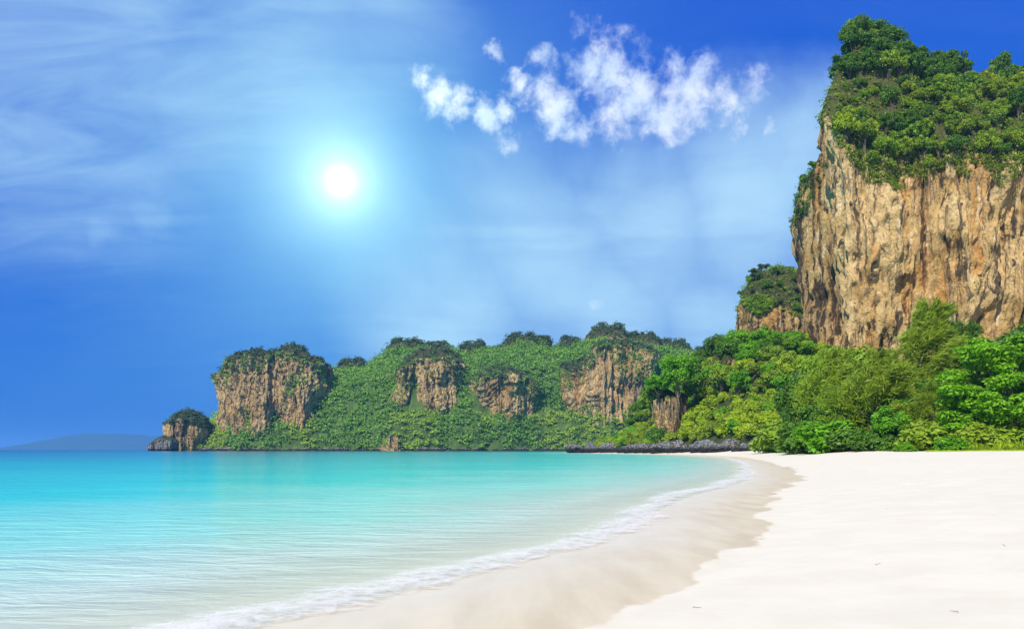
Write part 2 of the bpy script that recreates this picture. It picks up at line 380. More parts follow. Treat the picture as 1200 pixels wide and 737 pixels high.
def mat_leaf(name, a, b, c, trans=0.3, rough=0.5, spec=0.25):
    """a..b by clump tint, pulled to c by an individual's own random value"""
    m, T = new_mat(name)
    t = T.n('ShaderNodeAttribute', dict(attribute_name='tint')).outputs['Fac']
    r = T.n('ShaderNodeObjectInfo').outputs['Random']
    cc = T.mix(t, a, b)
    cc = T.mix(T.math('MULTIPLY', r, 0.7), cc, c)
    p = T.n('ShaderNodeBsdfPrincipled', Base_Color=cc, Roughness=rough); p.inputs['Specular IOR Level'].default_value = spec
    tl = T.n('ShaderNodeBsdfTranslucent', Color=T.vmath('MULTIPLY', cc, (1.25, 1.35, 0.6)))
    mx = T.n('ShaderNodeMixShader'); mx.inputs[0].default_value = trans; T.set(mx.inputs[1], p); T.set(mx.inputs[2], tl)
    T.n('ShaderNodeOutputMaterial', Surface=mx); return m
def mat_plain(name, a, b, scale=1.0, rough=0.9):
    m, T = new_mat(name)
    pos = T.n('ShaderNodeNewGeometry').outputs['Position']
    c = T.mix(T.mapr(T.noise(pos, scale, 6, 0.65), 0.35, 0.65), a, b)
    p = T.n('ShaderNodeBsdfPrincipled', Base_Color=c, Roughness=rough, Normal=T.n('ShaderNodeBump', Height=T.noise(pos, scale*3, 5, 0.6), Strength=0.4, Distance=0.3/scale))
    p.inputs['Specular IOR Level'].default_value = 0.15
    T.n('ShaderNodeOutputMaterial', Surface=p); return m

M = dict(
    sand=mat_sand(), water=mat_water(), foam=mat_foam(),
    cliff=mat_rock('limestone_cliff', 1.0, 0.25, 1.0, crk=0.15, slab=1.0),
    stained_shade=mat_rock('limestone_stained_shade', 1.0, 0.2, 0.8, 0, False, 1.0, crk=0.15, slab=0.4),  # dark algae streaks, strengthened to paint the buttress's shade into the colour
    brown=mat_rock('limestone_brown', 2.0, 0.3, 1.0, 0, False, 0.6),
    brown2=mat_rock('limestone_red_brown', 0.9, 0.5, 1.25, 0, False, 0.5),
    crag=mat_rock('limestone_crag', 1.5, 0.5, 0.7, 0.25),
    far=mat_rock('limestone_headland', 0.75, 0.5, 1.0, 0.12, slab=0.6),
    boulder=mat_rock('limestone_boulder', 3.0, 0.0, 0.3, 1.0, tide=True),
    shelf=mat_rock('limestone_shelf', 1.2, 0.0, 0.2, 0.9, tide=True),
    soil=mat_plain('forest_floor', (0.03, 0.045, 0.012), (0.06, 0.075, 0.02), 0.3),
    cover=mat_plain('headland_ground_cover', (0.045, 0.085, 0.018), (0.085, 0.14, 0.03), 0.08),
    island=mat_plain('island_forest', (0.03, 0.06, 0.03), (0.05, 0.08, 0.035), 0.01),
    bark=mat_plain('bark', (0.09, 0.07, 0.05), (0.2, 0.17, 0.13), 2.0),
    root=mat_plain('dry_root', (0.14, 0.10, 0.06), (0.30, 0.23, 0.15), 0.8),
    wood=mat_plain('driftwood', (0.16, 0.12, 0.09), (0.3, 0.25, 0.2), 20.0),
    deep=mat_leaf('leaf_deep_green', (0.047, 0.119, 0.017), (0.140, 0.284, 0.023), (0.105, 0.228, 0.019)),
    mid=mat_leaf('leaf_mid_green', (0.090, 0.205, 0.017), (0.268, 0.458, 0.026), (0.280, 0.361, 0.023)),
    bright=mat_leaf('leaf_bright_green', (0.072, 0.233, 0.011), (0.214, 0.496, 0.016), (0.204, 0.411, 0.016), 0.35),
    lime=mat_leaf('leaf_lime', (0.216, 0.321, 0.013), (0.462, 0.564, 0.022), (0.370, 0.502, 0.018), 0.35),
    olive=mat_leaf('leaf_olive', (0.114, 0.208, 0.018), (0.331, 0.427, 0.030), (0.281, 0.367, 0.027), 0.35),
    dusky=mat_leaf('leaf_dusky', (0.043, 0.085, 0.038), (0.107, 0.173, 0.062), (0.136, 0.173, 0.053), 0.2),
    fmid=mat_leaf('leaf_headland', (0.074, 0.199, 0.035), (0.345, 0.540, 0.064), (0.173, 0.359, 0.042), 0.25),
    lime2=mat_leaf('leaf_headland_fresh', (0.187, 0.329, 0.032), (0.469, 0.600, 0.058), (0.329, 0.469, 0.049), 0.25),
    dry=mat_leaf('leaf_dry', (0.156, 0.120, 0.043), (0.264, 0.228, 0.067), (0.240, 0.240, 0.048), 0.25),
)

# ------------------------------------------------------------------ ground sheet and water
GX, GY, nc = polar(0.6, 42000, 200, 360)
gd = shore_d(GX, GY); Gz = ground_z(GX, GY, gd)
o = add('sand_ground', mesh_from('sand_ground', np.stack([GX, GY, Gz], -1), grid_faces(200, nc, True)[:, ::-1], smooth=True, attrs=dict(shore=gd)), M['sand'])
tag(o, 'white sand beach running down under the clear sea', 'beach', kind='structure')
WX, WY, nc = polar(1.2, 42000, 220, 400)
wd = -shore_d(WX, WY)
rr = np.hypot(WX, WY)
amp = np.clip(1-rr/260, 0, 1)*sstep(0, 6, wd)
ang = 0.88*WX-0.47*WY
Wz = amp*(0.035*fbm(WX*0.28+WY*0.05, WY*0.6, 1.1, 3)+0.02*np.sin(ang*0.9+2*perlin(WX*0.08, WY*0.08, 2)))
o = add('sea', mesh_from('sea', np.stack([WX, WY, Wz], -1), grid_faces(220, nc, True)[:, ::-1], smooth=True, attrs=dict(offshore=wd)), M['water'])
tag(o, 'turquoise shallow sea deepening to teal at the horizon', 'sea', kind='structure')

def foam_band(name, lab, off, width, y0, y1, peak, seed):
    P = catmull(SHORE, 60); P = P[(P[:, 1] > y0) & (P[:, 1] < y1)]
    # resample denser near the camera
    seg = np.hypot(*np.diff(P, axis=0).T); s = np.concatenate([[0], np.cumsum(seg)])
    dist = np.hypot(P[:, 0], P[:, 1]); wgt = np.concatenate([[0], np.cumsum(seg/np.maximum(dist[1:], 4))])
    t = np.interp(np.linspace(0, wgt[-1], 420), wgt, s)
    X = np.interp(t, s, P[:, 0]); Y = np.interp(t, s, P[:, 1])
    tx, ty = np.gradient(X), np.gradient(Y); L = np.hypot(tx, ty); nx, ny = ty/L, -tx/L    # inland side
    v = np.linspace(-1, 1, 34)[:, None]
    wob = 0.45*fbm(X*0.22, Y*0.22, seed, 4)+0.18*fbm(X*1.1, Y*1.1, seed+3, 3)
    wd2 = width*(1+0.4*fbm(X*0.12, Y*0.12, seed+9, 2))
    D = off+wob+v*wd2*0.5
    PX, PY = X+nx*D, Y+ny*D
    prof = np.where(v > 0, 1-np.abs(v)**3, 1-np.abs(v)**1.3)
    th = np.clip(prof*peak, 0, 1)*np.ones_like(PX)
    base = np.maximum(ground_z(PX, PY), 0.0)
    Z = base+0.012+th*(0.03+0.03*np.abs(fbm(PX*1.6, PY*1.6, seed+5, 3)))
    o = add(name, mesh_from(name, np.stack([PX, PY, Z], -1), grid_faces(34, 420), smooth=True, attrs=dict(thick=th)), M['foam'])
    return tag(o, lab, 'foam', kind='stuff')
foam_band('sea_foam', 'white foam of the spent wave along the water edge', -0.45, 1.5, -14, 190, 0.85, 1.3)
foam_band('sea_foam', 'thin broken foam line of the next ripple offshore', -3.3, 2.4, -14, 150, 0.22, 6.1)

# ------------------------------------------------------------------ rock masses
def closed_cr(P, n=14):
    P = np.asarray(P, float); m = len(P); out = []
    for i in range(m):
        p0, p1, p2, p3 = P[(i-1) % m], P[i], P[(i+1) % m], P[(i+2) % m]
        for t in np.arange(n)/n:
            out.append(0.5*((2*p1)+(-p0+p2)*t+(2*p0-5*p1+4*p2-p3)*t*t+(-p0+3*p1-3*p2+p3)*t**3))
    return np.array(out)
def tower(name, label, outline, spine, rim, nu, nv, nt, mat, amp=1.0, fs=1.0, lean=None, base=-2.0, dome=1.7, cat='cliff', seed=0.0, foot=None, kind='structure', under=0.0, rough=1.0):
    """closed rock mass: near-vertical wall up to the rim, then a sloping top up to the spine.
    outline counter-clockwise in plan; rim(X, Y) and spine (X, Y, Z) in metres. Returns the object and its grids"""
    C = closed_cr(outline); nxt = np.roll(C, -1, 0); seg = np.hypot(*(nxt-C).T)
    mid = (C+nxt)/2; tn = (nxt-C)/seg[:, None]; nrm = np.stack([tn[:, 1], -tn[:, 0]], -1)
    face = -(nrm*mid).sum(1)/np.hypot(*mid.T)
    cum = np.concatenate([[0], np.cumsum(seg*np.where(face > -0.25, 1.0, 0.16))])
    q = np.linspace(0, cum[-1], nu, endpoint=False)
    Cc = np.concatenate([C, C[:1]])
    X = np.interp(q, cum, Cc[:, 0]); Y = np.interp(q, cum, Cc[:, 1])
    tx = np.roll(X, -1)-np.roll(X, 1); ty = np.roll(Y, -1)-np.roll(Y, 1); L = np.hypot(tx, ty)
    nx, ny = ty/L, -tx/L
    k = np.ones(9)/9
    nx = np.convolve(np.concatenate([nx[-4:], nx, nx[:4]]), k, 'valid'); ny = np.convolve(np.concatenate([ny[-4:], ny, ny[:4]]), k, 'valid')
    zr = rim(X, Y)+3.5*amp*fbm(X*0.06*fs, Y*0.06*fs, seed, 3)
    sp = np.asarray(spine, float)
    spd = catmull(sp, 12)
    # nearest spine point for every column
    idx = np.argmin((X[:, None]-spd[None, :, 0])**2+(Y[:, None]-spd[None, :, 1])**2, 1)
    S = spd[idx]
    for a in range(3):
        kk = np.ones(13)/13; S[:, a] = np.convolve(np.concatenate([S[-6:, a], S[:, a], S[:6, a]]), kk, 'valid')
    v = np.linspace(0, 1, nv)[:, None]
    Zw = base+(zr-base)*v
    def disp(x, y, z):
        f = fs
        d = 4.2*fbm(x*.035*f, y*.035*f, z*.012*f+seed, 3)
        d = d+3.0*fbm(x*.06*f, y*.06*f, z*.045*f+seed+7, 3)
        d = d+2.5*(ridged(x*.13*f, y*.13*f, z*.016*f+seed+3, 3)-0.6)
        d = d+1.1*fbm(x*.4*f, y*.4*f, z*.16*f+seed+5, 3)+0.8*rough*ridged(x*.3*f, y*.3*f, z*(.05+.17*rough)*f+seed+15, 3)
        st_ = perlin(x*.05*f, y*.05*f, z*.05*f+seed+31)*4; d = d+1.3*rough*(np.floor(st_)+sstep(0.75, 1.0, st_-np.floor(st_)))
        pock = fbm(x*.12*f, y*.12*f, z*.055*f+seed+21, 3)
        return (d-3.0*sstep(0.3, 0.9, pock))*amp
    D = disp(X+0*v, Y+0*v, Zw)
    if under: D = D+under*(sstep(0, 1, v)-0.5)
    if foot: D = D+foot*(1-sstep(0, 0.22, v))
    PX, PY = X+nx*D, Y+ny*D
    wv = np.linspace(0, 1, nt+1)[1:, None]
    gg = 1-(1-wv)**dome
    Dt = D[-1]*(1-wv)
    TX = (X+nx*Dt)*(1-wv)+S[:, 0]*wv; TY = (Y+ny*Dt)*(1-wv)+S[:, 1]*wv
    bump = amp*(3.2*fbm(TX*.07*fs, TY*.07*fs, seed+2, 4)+1.2*ridged(TX*.16*fs, TY*.16*fs, seed+4, 2))*np.minimum(1, wv*5)
    TZ = zr+(S[:, 2]-zr)*gg+bump
    PXa, PYa, PZa = np.concatenate([PX, TX]), np.concatenate([PY, TY]), np.concatenate([Zw, TZ])
    if lean is not None: dx, dy = lean(PXa, PYa, PZa); PXa = PXa+dx; PYa = PYa+dy
    G = np.stack([PXa, PYa, PZa], -1)
    soil = np.concatenate([np.repeat(sstep(0.9, 1.0, v)*0.5, nu, 1), np.repeat(np.clip(0.5+wv*3, 0, 1), nu, 1)])
    o = add(name, mesh_from(name, G, grid_faces(nv+nt, nu, True), attrs=dict(soil=soil)), mat)
    tag(o, label, cat, kind=kind)
    return o, G, nv
def wall_points(G, nv): return G[:nv], G[nv:]

Yc = 330.0
def zpx(py, Y=Yc): return px_z(py, Y)
# --- the great cliff over the beach
out_main = [(px_x(986, 328), 328), (px_x(1020, 318), 318), (px_x(1075, 322), 322), (px_x(1130, 314), 314), (px_x(1190, 320), 320), (px_x(1260, 310), 310), (px_x(1330, 320), 320),
            (265, 400), (200, 432), (160, 392)]
spine_main = [(px_x(993, 338), 340, zpx(80, 340)), (px_x(1006, 345), 345, zpx(44, 345)), (px_x(1022, 350), 350, zpx(38, 350)), (px_x(1034, 351), 351, zpx(46, 351)), (px_x(1044, 352), 352, zpx(74, 352)), (px_x(1060, 354), 354, zpx(76, 354)), (px_x(1095, 358), 358, zpx(82, 358)),
              (px_x(1118, 360), 360, zpx(106, 360)), (px_x(1140, 362), 362, zpx(114, 362)), (px_x(1165, 364), 364, zpx(106, 364)), (px_x(1200, 368), 368, zpx(80, 368)), (px_x(1260, 370), 370, zpx(55, 370)), (px_x(1320, 372), 372, zpx(70, 372))]
def rim_main(X, Y):
    p = 600+X/Y*F
    return px_z(np.interp(p, [960, 985, 998, 1012, 1050, 1090, 1130, 1170, 1210, 1300], [112, 125, 170, 196, 192, 200, 194, 188, 196, 190]), 322)
def lean_main(X, Y, Z):
    k = np.clip(1-(X-118)/34, 0, 1)
    return -6.0*k*np.clip((Z-30)/108, 0, 1.05)+2*k, 0*X
cliff_o, CG, cnv = tower('cliff', 'great ochre limestone cliff with a jungle covered top over the beach', out_main, spine_main, rim_main, 580, 160, 40, M['cliff'], amp=1.0, lean=lean_main, dome=1.35, under=5.0, rough=0.3)
# --- its receding buttress on the seaward side
out_b = [(px_x(950, 372), 372), (px_x(960, 358), 358), (px_x(978, 351), 351), (px_x(1030, 346), 346), (175, 375), (190, 430), (160, 440), (px_x(952, 415), 415)]
spine_b = [(px_x(966, 388), 388, px_z(200, 388)), (px_x(985, 384), 384, px_z(178, 384)), (px_x(1010, 384), 384, px_z(150, 384))]
def rim_b(X, Y):
    p = 600+X/Y*F; return px_z(np.interp(p, [925, 945, 965, 990, 1040], [285, 240, 205, 180, 165]), 375)
but_o, BG, bnv = tower('cliff', 'shaded overhanging limestone buttress behind the great cliff corner', out_b, spine_b, rim_b, 260, 100, 20, M['stained_shade'], amp=0.7, fs=1.15, seed=4.4, under=6.0, rough=0.25)
# --- rounded limestone tower farther back
out_t = [(px_x(880, 500), 500), (px_x(905, 488), 488), (px_x(945, 492), 492), (190, 540), (px_x(900, 550), 550), (px_x(878, 525), 525)]
spine_t = [(px_x(893, 510), 512, px_z(320, 510)), (px_x(915, 510), 515, px_z(310, 510)), (px_x(935, 510), 520, px_z(315, 510))]
def rim_t(X, Y):
    p = 600+X/Y*F; return px_z(np.interp(p, [868, 890, 940], [366, 352, 376]), 495)
tw_o, TG, tnv = tower('cliff', 'small bushy topped limestone tower beyond the great cliff', out_t, spine_t, rim_t, 240, 90, 26, M['brown2'], amp=0.9, fs=0.8, seed=9.4, under=9.0, dome=2.1)

# --- forested slope below the cliffs
HILL = np.array([(68, 245), (61, 285), (54, 322), (45, 375), (39, 418), (60, 452), (130, 470), (260, 470), (420, 420), (420, 190), (250, 190), (150, 176), (95, 178), (74, 212)], float)
def hill_z(X, Y):
    d = seg_dist(X, Y, HILL, True); d = np.where(inside(X, Y, HILL), d, -d)
    p = 600+X/np.maximum(Y, 1)*F
    top = np.interp(p, [660, 700, 745, 790, 830, 870, 930, 1000, 1060, 1200, 1400], [5, 9, 16, 27, 34, 40, 38, 34, 26, 28, 30])
    near = np.interp(Y, [180, 240, 300, 340], [6, 12, 26, 40])
    lim = np.minimum(top, np.where(p > 940, near, 60))
    t = np.clip(d/np.interp(p, [700, 800, 900, 1000], [34, 34, 52, 120]), 0, 1)
    z = 1.2+lim*(0.35*np.sqrt(t)+0.65*sstep(0, 1, t))
    z = z+np.clip(d/10, 0, 1)*(2.0*fbm(X*.045, Y*.045, 3.3, 4))
    return np.where(d > 0, z, 1.2+d*0.8)
hx, hy = np.meshgrid(np.linspace(20, 430, 206), np.linspace(165, 480, 158))
hz = hill_z(hx, hy)
o = add('forest_slope', mesh_from('forest_slope', np.stack([hx, hy, hz], -1), grid_faces(158, 206), smooth=True), M['soil'])
tag(o, 'steep forested slope below the great cliff', 'slope', kind='structure')
def hzat(x, y): return float(hill_z(np.array([x]), np.array([y]))[0])

# crags standing out of the slope
def crag(label, px, Y, wpx, top, bot, seed, mat=None, dep=14):
    c = px_x(px, Y); h = wpx/F*Y/2; zt = px_z(top, Y); zb = px_z(bot, Y)-6
    ol = [(c-h, Y+2), (c-h*0.4, Y-3), (c+h*0.4, Y-2.5), (c+h, Y+2), (c+h*0.8, Y+dep), (c-h*0.8, Y+dep)]
    return tower('crag', label, ol, [(c-h*.4, Y+dep*.5, zt+1.5), (c+h*.4, Y+dep*.5, zt+1.5)], lambda X, Y_: np.full(X.shape, zt-1), 110, 60, 8, mat or M['crag'], amp=0.55, fs=2.0, seed=seed, base=zb, under=0.5, cat='crag')
CR = [crag('brown fluted crag under the bright domed tree above the shore rocks', 788, 318, 26, 464, 508, 2.2, M['brown'], 9),
      crag('small tan crag half hidden in the slope forest', 858, 322, 30, 420, 478, 6.6)]

# ------------------------------------------------------------------ far headland
HP = [160, 200, 235, 255, 290, 340, 372, 400, 425, 445, 475, 500, 528, 548, 566, 585, 605, 628, 645, 665, 690, 715, 740, 770, 800, 840, 880, 940, 1000]
HT = [527, 527, 512, 490, 470, 434, 437, 437, 433, 419, 412, 413, 417, 419, 418, 417, 408, 406, 412, 409, 403, 398, 402, 409, 414, 422, 429, 440, 470]
YF, YB = 935.0, 1075.0
def head_z(X, Y):
    p = 600+X/Y*F
    front = YF+12*perlin(X*.012, 0*X, 5.5)+7*ridged(X*.022, 0*X, 2.5, 2)-4+np.interp(p, [180, 240, 420, 470, 560, 640, 700, 900], [22, 8, 0, -12, -5, 10, 6, 10])
    H = px_z(np.interp(p, HP, HT), YB)
    t = (Y-front)/(YB-front)
    t = np.where(t > 1, 1-(t-1)*0.7, t)
    prof = 0.26*sstep(0, 0.10, t)+0.44*sstep(0.08, 0.34, t)+0.12*np.clip(t, 0, 1)+0.18*sstep(0.3, 0.95, t)
    n = fbm(X*.018, Y*.018, 1.5, 4)*6*np.clip(t*2, 0, 1)*sstep(20, 90, H)
    g = ridged(X*.03, Y*.01, 6.5, 2)*2.5*np.clip(t*1.5, 0, 1)*sstep(20, 90, H)
    return np.where(t > -0.02, H*prof+n+g, -2.0)
hx, hy = np.meshgrid(np.linspace(-420, 400, 300), np.linspace(905, 1240, 130))
hzz = head_z(hx, hy)
o = add('headland', mesh_from('headland', np.stack([hx, hy, hzz], -1), grid_faces(130, 300), smooth=True), M['cover'])
tag(o, 'long forested limestone headland across the bay', 'headland', kind='structure')
def ftower(label, pxs, tops, bot, Y, seed, dep=60, sp_up=10, nu=240, nv=72, nt=20, amp=1.5, fs=0.7, under=6.0, rimoff=8, base=None, cat='cliff', dome=1.7, mat='far'):
    pxs = np.array(pxs, float); tops = np.array(tops, float)
    x0, x1 = px_x(pxs[0], Y), px_x(pxs[-1], Y); c = (x0+x1)/2; h = (x1-x0)/2
    rj = np.random.default_rng(int(seed*10)); jj = rj.uniform(-.09, .09, 8); jy = rj.uniform(-7, 5, 8)*min(1, h/35)
    ol = [(c-h, Y+8), (c-h*(.72+jj[1]), Y-5+jy[1]), (c-h*(.4+jj[2]), Y-6+jy[2]), (c-h*(.05+jj[3]), Y-10+jy[3]), (c+h*(.35+jj[4]), Y-7+jy[4]), (c+h*(.7+jj[5]), Y-6+jy[5]), (c+h, Y+8), (c+h*.9, Y+dep), (c-h*.9, Y+dep)]
    sp = [(px_x(p, Y)*(0.9)+c*0.1, Y+dep*.45, px_z(t, Y)) for p, t in zip(pxs, tops)]
    rim = lambda X, Y_: px_z(np.interp(600+X/Y*F, pxs, tops)+rimoff, Y)
    zb = px_z(bot, Y)-34 if base is None else base
    return tower('cliff', label, ol, sp, rim, nu, nv, nt, M[mat], amp=amp, fs=fs, seed=seed, base=zb, under=under, dome=dome, cat=cat)
FT = [ftower('broad blocky cliff with dark domed tops near the headland tip', [256, 275, 300, 318, 345, 368], [428, 414, 410, 408, 404, 418], 490, 968, 1.1, rimoff=10, nu=290),
      ftower('curved cliff half draped in vines in the middle of the headland', [462, 480, 500, 520, 534], [432, 414, 406, 405, 414], 505, 962, 3.7, rimoff=14),
      ftower('square orange cliff with an undercut cave on the headland', [559, 574, 590, 606, 620], [438, 432, 431, 434, 446], 510, 958, 5.9, rimoff=8, under=9.0),
      ftower('widest bare cliff with a broken top on the headland', [663, 680, 695, 720, 745, 767], [428, 424, 404, 400, 402, 408], 500, 966, 7.3, rimoff=5, under=4.0, nu=290),
      ftower('pale rock stack with a dark cap at the outer tip of the headland', [196, 205, 215, 225, 234], [494, 484, 481, 484, 492], 540, 950, 2.9, dep=36, nu=180, nv=60, nt=16, amp=0.55, fs=1.3, rimoff=8, under=5, base=-3, cat='rock stack'),
      ftower('low grey rock ledge at the outermost water edge', [174, 184, 194, 208], [518, 511, 508, 512], 540, 940, 8.1, dep=26, nu=140, nv=30, nt=14, amp=0.4, fs=1.6, rimoff=6, under=1, base=-3, cat='rock ledge', mat='shelf'),
      ftower('small pale rock face low on the headland shore', [443, 453, 462, 474], [516, 510, 508, 515], 530, 930, 4.6, dep=26, nu=120, nv=40, nt=10, amp=0.6, fs=1.2, rimoff=3, under=-5, base=-3, cat='rock face'),
      ]
# dark rounded summits on the skyline
SUM = [(300, 412, 24), (345, 405, 32), (412, 419, 40), (478, 396, 56), (512, 400, 40), (555, 399, 40), (583, 405, 16), (612, 390, 46), (636, 394, 24), (668, 394, 34), (714, 379, 50), (752, 389, 50), (790, 397, 44), (825, 406, 30)]
summit_pts = []
for i, (p, t, wd_) in enumerate(SUM):
    Y = 985 if p < 400 else YB+5
    c = px_x(p, Y); h = wd_/F*Y/2*1.1; zt = px_z(t, Y)-4
    ol = [(c-h, Y+6), (c-h*.6, Y-h*.5), (c, Y-h*.7), (c+h*.6, Y-h*.5), (c+h, Y+6), (c+h*.6, Y+h*.7), (c-h*.6, Y+h*.7)]
    so, SG, snv = tower('summit', 'dark rounded limestone summit on the headland skyline', ol, [(c-h*.3, Y, zt), (c+h*.3, Y, zt)], lambda X, Y_, zt=zt, wd_=wd_: np.full(X.shape, zt-12-wd_*.10), 90, 20, 18, M['far'], amp=0.7, fs=0.9, seed=i*1.37, base=zt-45, dome=2.2, cat='summit')
    so['group'] = 'summits along the headland skyline'
    summit_pts.append(SG)

# far island on the horizon
ix = np.linspace(-8600, -4600, 130); iy = np.linspace(13400, 15400, 44)
IX, IY = np.meshgrid(ix, iy)
pp = 600+IX/14000*F
prof = px_z(np.interp(pp, [-10, 5, 35, 65, 85, 130, 160, 185, 215, 260], [529, 525, 518, 511, 507, 507, 509, 511, 517, 527]), 14000)
IZ = prof*np.sin(np.clip((IY-13400)/2000, 0, 1)*math.pi)**0.6+12*fbm(IX*.004, IY*.004, 2.2, 4)-5
o = add('island', mesh_from('island', np.stack([IX, IY, IZ], -1), grid_faces(44, 130), smooth=True), M['island'])
tag(o, 'low long blue island on the horizon', 'island', kind='structure')
HAZE = 7.0e-5
# ------------------------------------------------------------------ vegetation generators
def unit(n, r):
    v = r.normal(size=(n, 3)); return v/np.linalg.norm(v, axis=1)[:, None]
def leaves(C, N, L, W, r, tdir=None):
    """rhombic leaves centred at C facing N; L, W half sizes; optional long-axis direction"""
    n = len(C)
    a = unit(n, r) if tdir is None else tdir
    t = a-(a*N).sum(1)[:, None]*N; t /= np.linalg.norm(t, axis=1)[:, None]+1e-9
    b = np.cross(N, t)
    L = np.broadcast_to(L, (n,))[:, None]; W = np.broadcast_to(W, (n,))[:, None]
    V = np.stack([C-t*L, C+b*W-t*L*0.1, C+t*L, C-b*W-t*L*0.1], 1)
    return V.reshape(-1, 3), np.arange(n*4).reshape(-1, 4)
def clump_leaves(cs, rs, per, leaf, r, flat=1.0, up=0.45, jit=0.6, asp=0.55, fill=0.25):
    """leaf shells round clump centres; returns verts, faces, tint"""
    Cs, Ns, Ti = [], [], []
    for c, rad in zip(cs, rs):
        d = unit(per, r); d[:, 2] = np.abs(d[:, 2])*np.where(r.random(per) < 0.78, 1, -1)
        rr = rad*(1-fill*r.random(per)**1.5)*(0.82+0.36*r.random(per))
        p = d*rr[:, None]*np.array([1, 1, flat])
        n = d*(1-up)+np.array([0, 0, up])+unit(per, r)*jit
        Cs.append(c+p); Ns.append(n/np.linalg.norm(n, axis=1)[:, None]); Ti.append(np.full(per, r.random())*0.75+0.25*r.random(per))
    C = np.concatenate(Cs); N = np.concatenate(Ns); t = np.concatenate(Ti)
    sz = leaf*(0.7+0.6*r.random(len(C)))
    V, Fq = leaves(C, N, sz, sz*asp, r)
    return V, Fq, np.repeat(t, 4)
def tube(pts, rad, sides=6):
    pts = np.asarray(pts, float); n = len(pts); rad = np.asarray(rad, float)
    tn = np.gradient(pts, axis=0); tn /= np.linalg.norm(tn, axis=1)[:, None]+1e-9
    ref = np.where(np.abs(tn[:, 2:3]) > 0.9, [[1., 0, 0]], [[0, 0, 1.]])
    a = np.cross(tn, ref); a /= np.linalg.norm(a, axis=1)[:, None]; b = np.cross(tn, a)
    th = np.arange(sides)/sides*2*math.pi
    V = pts[:, None]+rad[:, None, None]*(np.cos(th)[None, :, None]*a[:, None]+np.sin(th)[None, :, None]*b[:, None])
    return V.reshape(-1, 3), grid_faces(n, sides, True)
def join(parts):
    Vs, Fs, k = [], [], 0
    for V, Fq in parts: Vs.append(V); Fs.append(Fq+k); k += len(V)
    return np.concatenate(Vs), np.concatenate(Fs)
def limbs(base_h, r0, tips, r, bend=0.12):
    """tapered trunk with a limb to each tip"""
    tr = np.array([[0, 0, -0.8], [0.1*r.normal()*base_h*.2, 0.1*r.normal()*base_h*.2, base_h*.45], [r.normal()*bend*base_h*.3, r.normal()*bend*base_h*.3, base_h]])
    t = np.linspace(0, 1, 7)[:, None]
    P = (1-t)**2*tr[0]+2*t*(1-t)*tr[1]+t*t*tr[2]
    parts = [tube(P, np.linspace(r0*1.25, r0*0.7, 7), 8)]
    for tip in tips:
        s = P[r.integers(3, 7)]
        m = (s+tip)/2+np.array([0, 0, -0.06*np.linalg.norm(tip-s)])+unit(1, r)[0]*0.1*np.linalg.norm(tip-s)
        t2 = np.linspace(0, 1, 5)[:, None]
        Q = (1-t2)**2*s+2*t2*(1-t2)*m+t2*t2*tip
        parts.append(tube(Q, np.linspace(r0*.5, r0*.1, 5), 5))
    return join(parts)
CROWNS = {}
def variant(key, V, Fq, t, TV, TF):
    CROWNS[key] = (mesh_from('crown_'+key, V, Fq, attrs=dict(tint=t)), mesh_from('trunk_'+key, TV, TF, smooth=True))
def broad(key, seed, H=10.0, Rr=4.6, low=0.35, ncl=34, per=190, leaf=0.34, cr=(0.9, 1.8), flat=0.92):
    r = np.random.default_rng(seed)
    d = unit(ncl, r); d[:, 2] = np.where(d[:, 2] < -0.25, -d[:, 2], d[:, 2])
    zc = H*(low+1)/2; hz_ = H*(1-low)/2
    k = 0.55+0.45*r.random(ncl)
    cs = d*k[:, None]*np.array([Rr-1.0, Rr-1.0, hz_-0.8])*(1+0.32*r.normal(size=(ncl, 1)))+np.array([0, 0, zc])
    rs = r.uniform(*cr, ncl)
    V, Fq, t = clump_leaves(cs, rs, per, leaf, r, flat)
    tips = cs[r.permutation(ncl)[:12]]
    TV, TF = limbs(H*low*1.15, 0.035*H*0.6, tips, r)
    variant(key, V, Fq, t, TV, TF)
def pads(key, seed, H=16.0, Rr=8.0, ncl=130, per=260, leaf=0.3):
    """layered crown: flat sprays in tiers round the trunk"""
    r = np.random.default_rng(seed); cs, rs = [], []
    for i in range(ncl):
        u = r.random(); z = H*(0.20+0.76*u); a = r.random()*2*math.pi
        rim = Rr*math.sqrt(max(0.06, 1-((u-0.36)/0.68)**2)); q = rim*(0.35+0.65*r.random()**0.6)
        cs.append((math.cos(a)*q, math.sin(a)*q, z-0.10*q)); rs.append(r.uniform(1.1, 2.0)*(1.1-0.25*u))
    cs = np.array(cs)
    V, Fq, t = clump_leaves(cs, rs, per, leaf, r, 0.46, up=0.6, jit=0.5, asp=0.5)
    TV, TF = limbs(H*0.45, 0.34, cs[:22], r)
    variant(key, V, Fq, t, TV, TF)
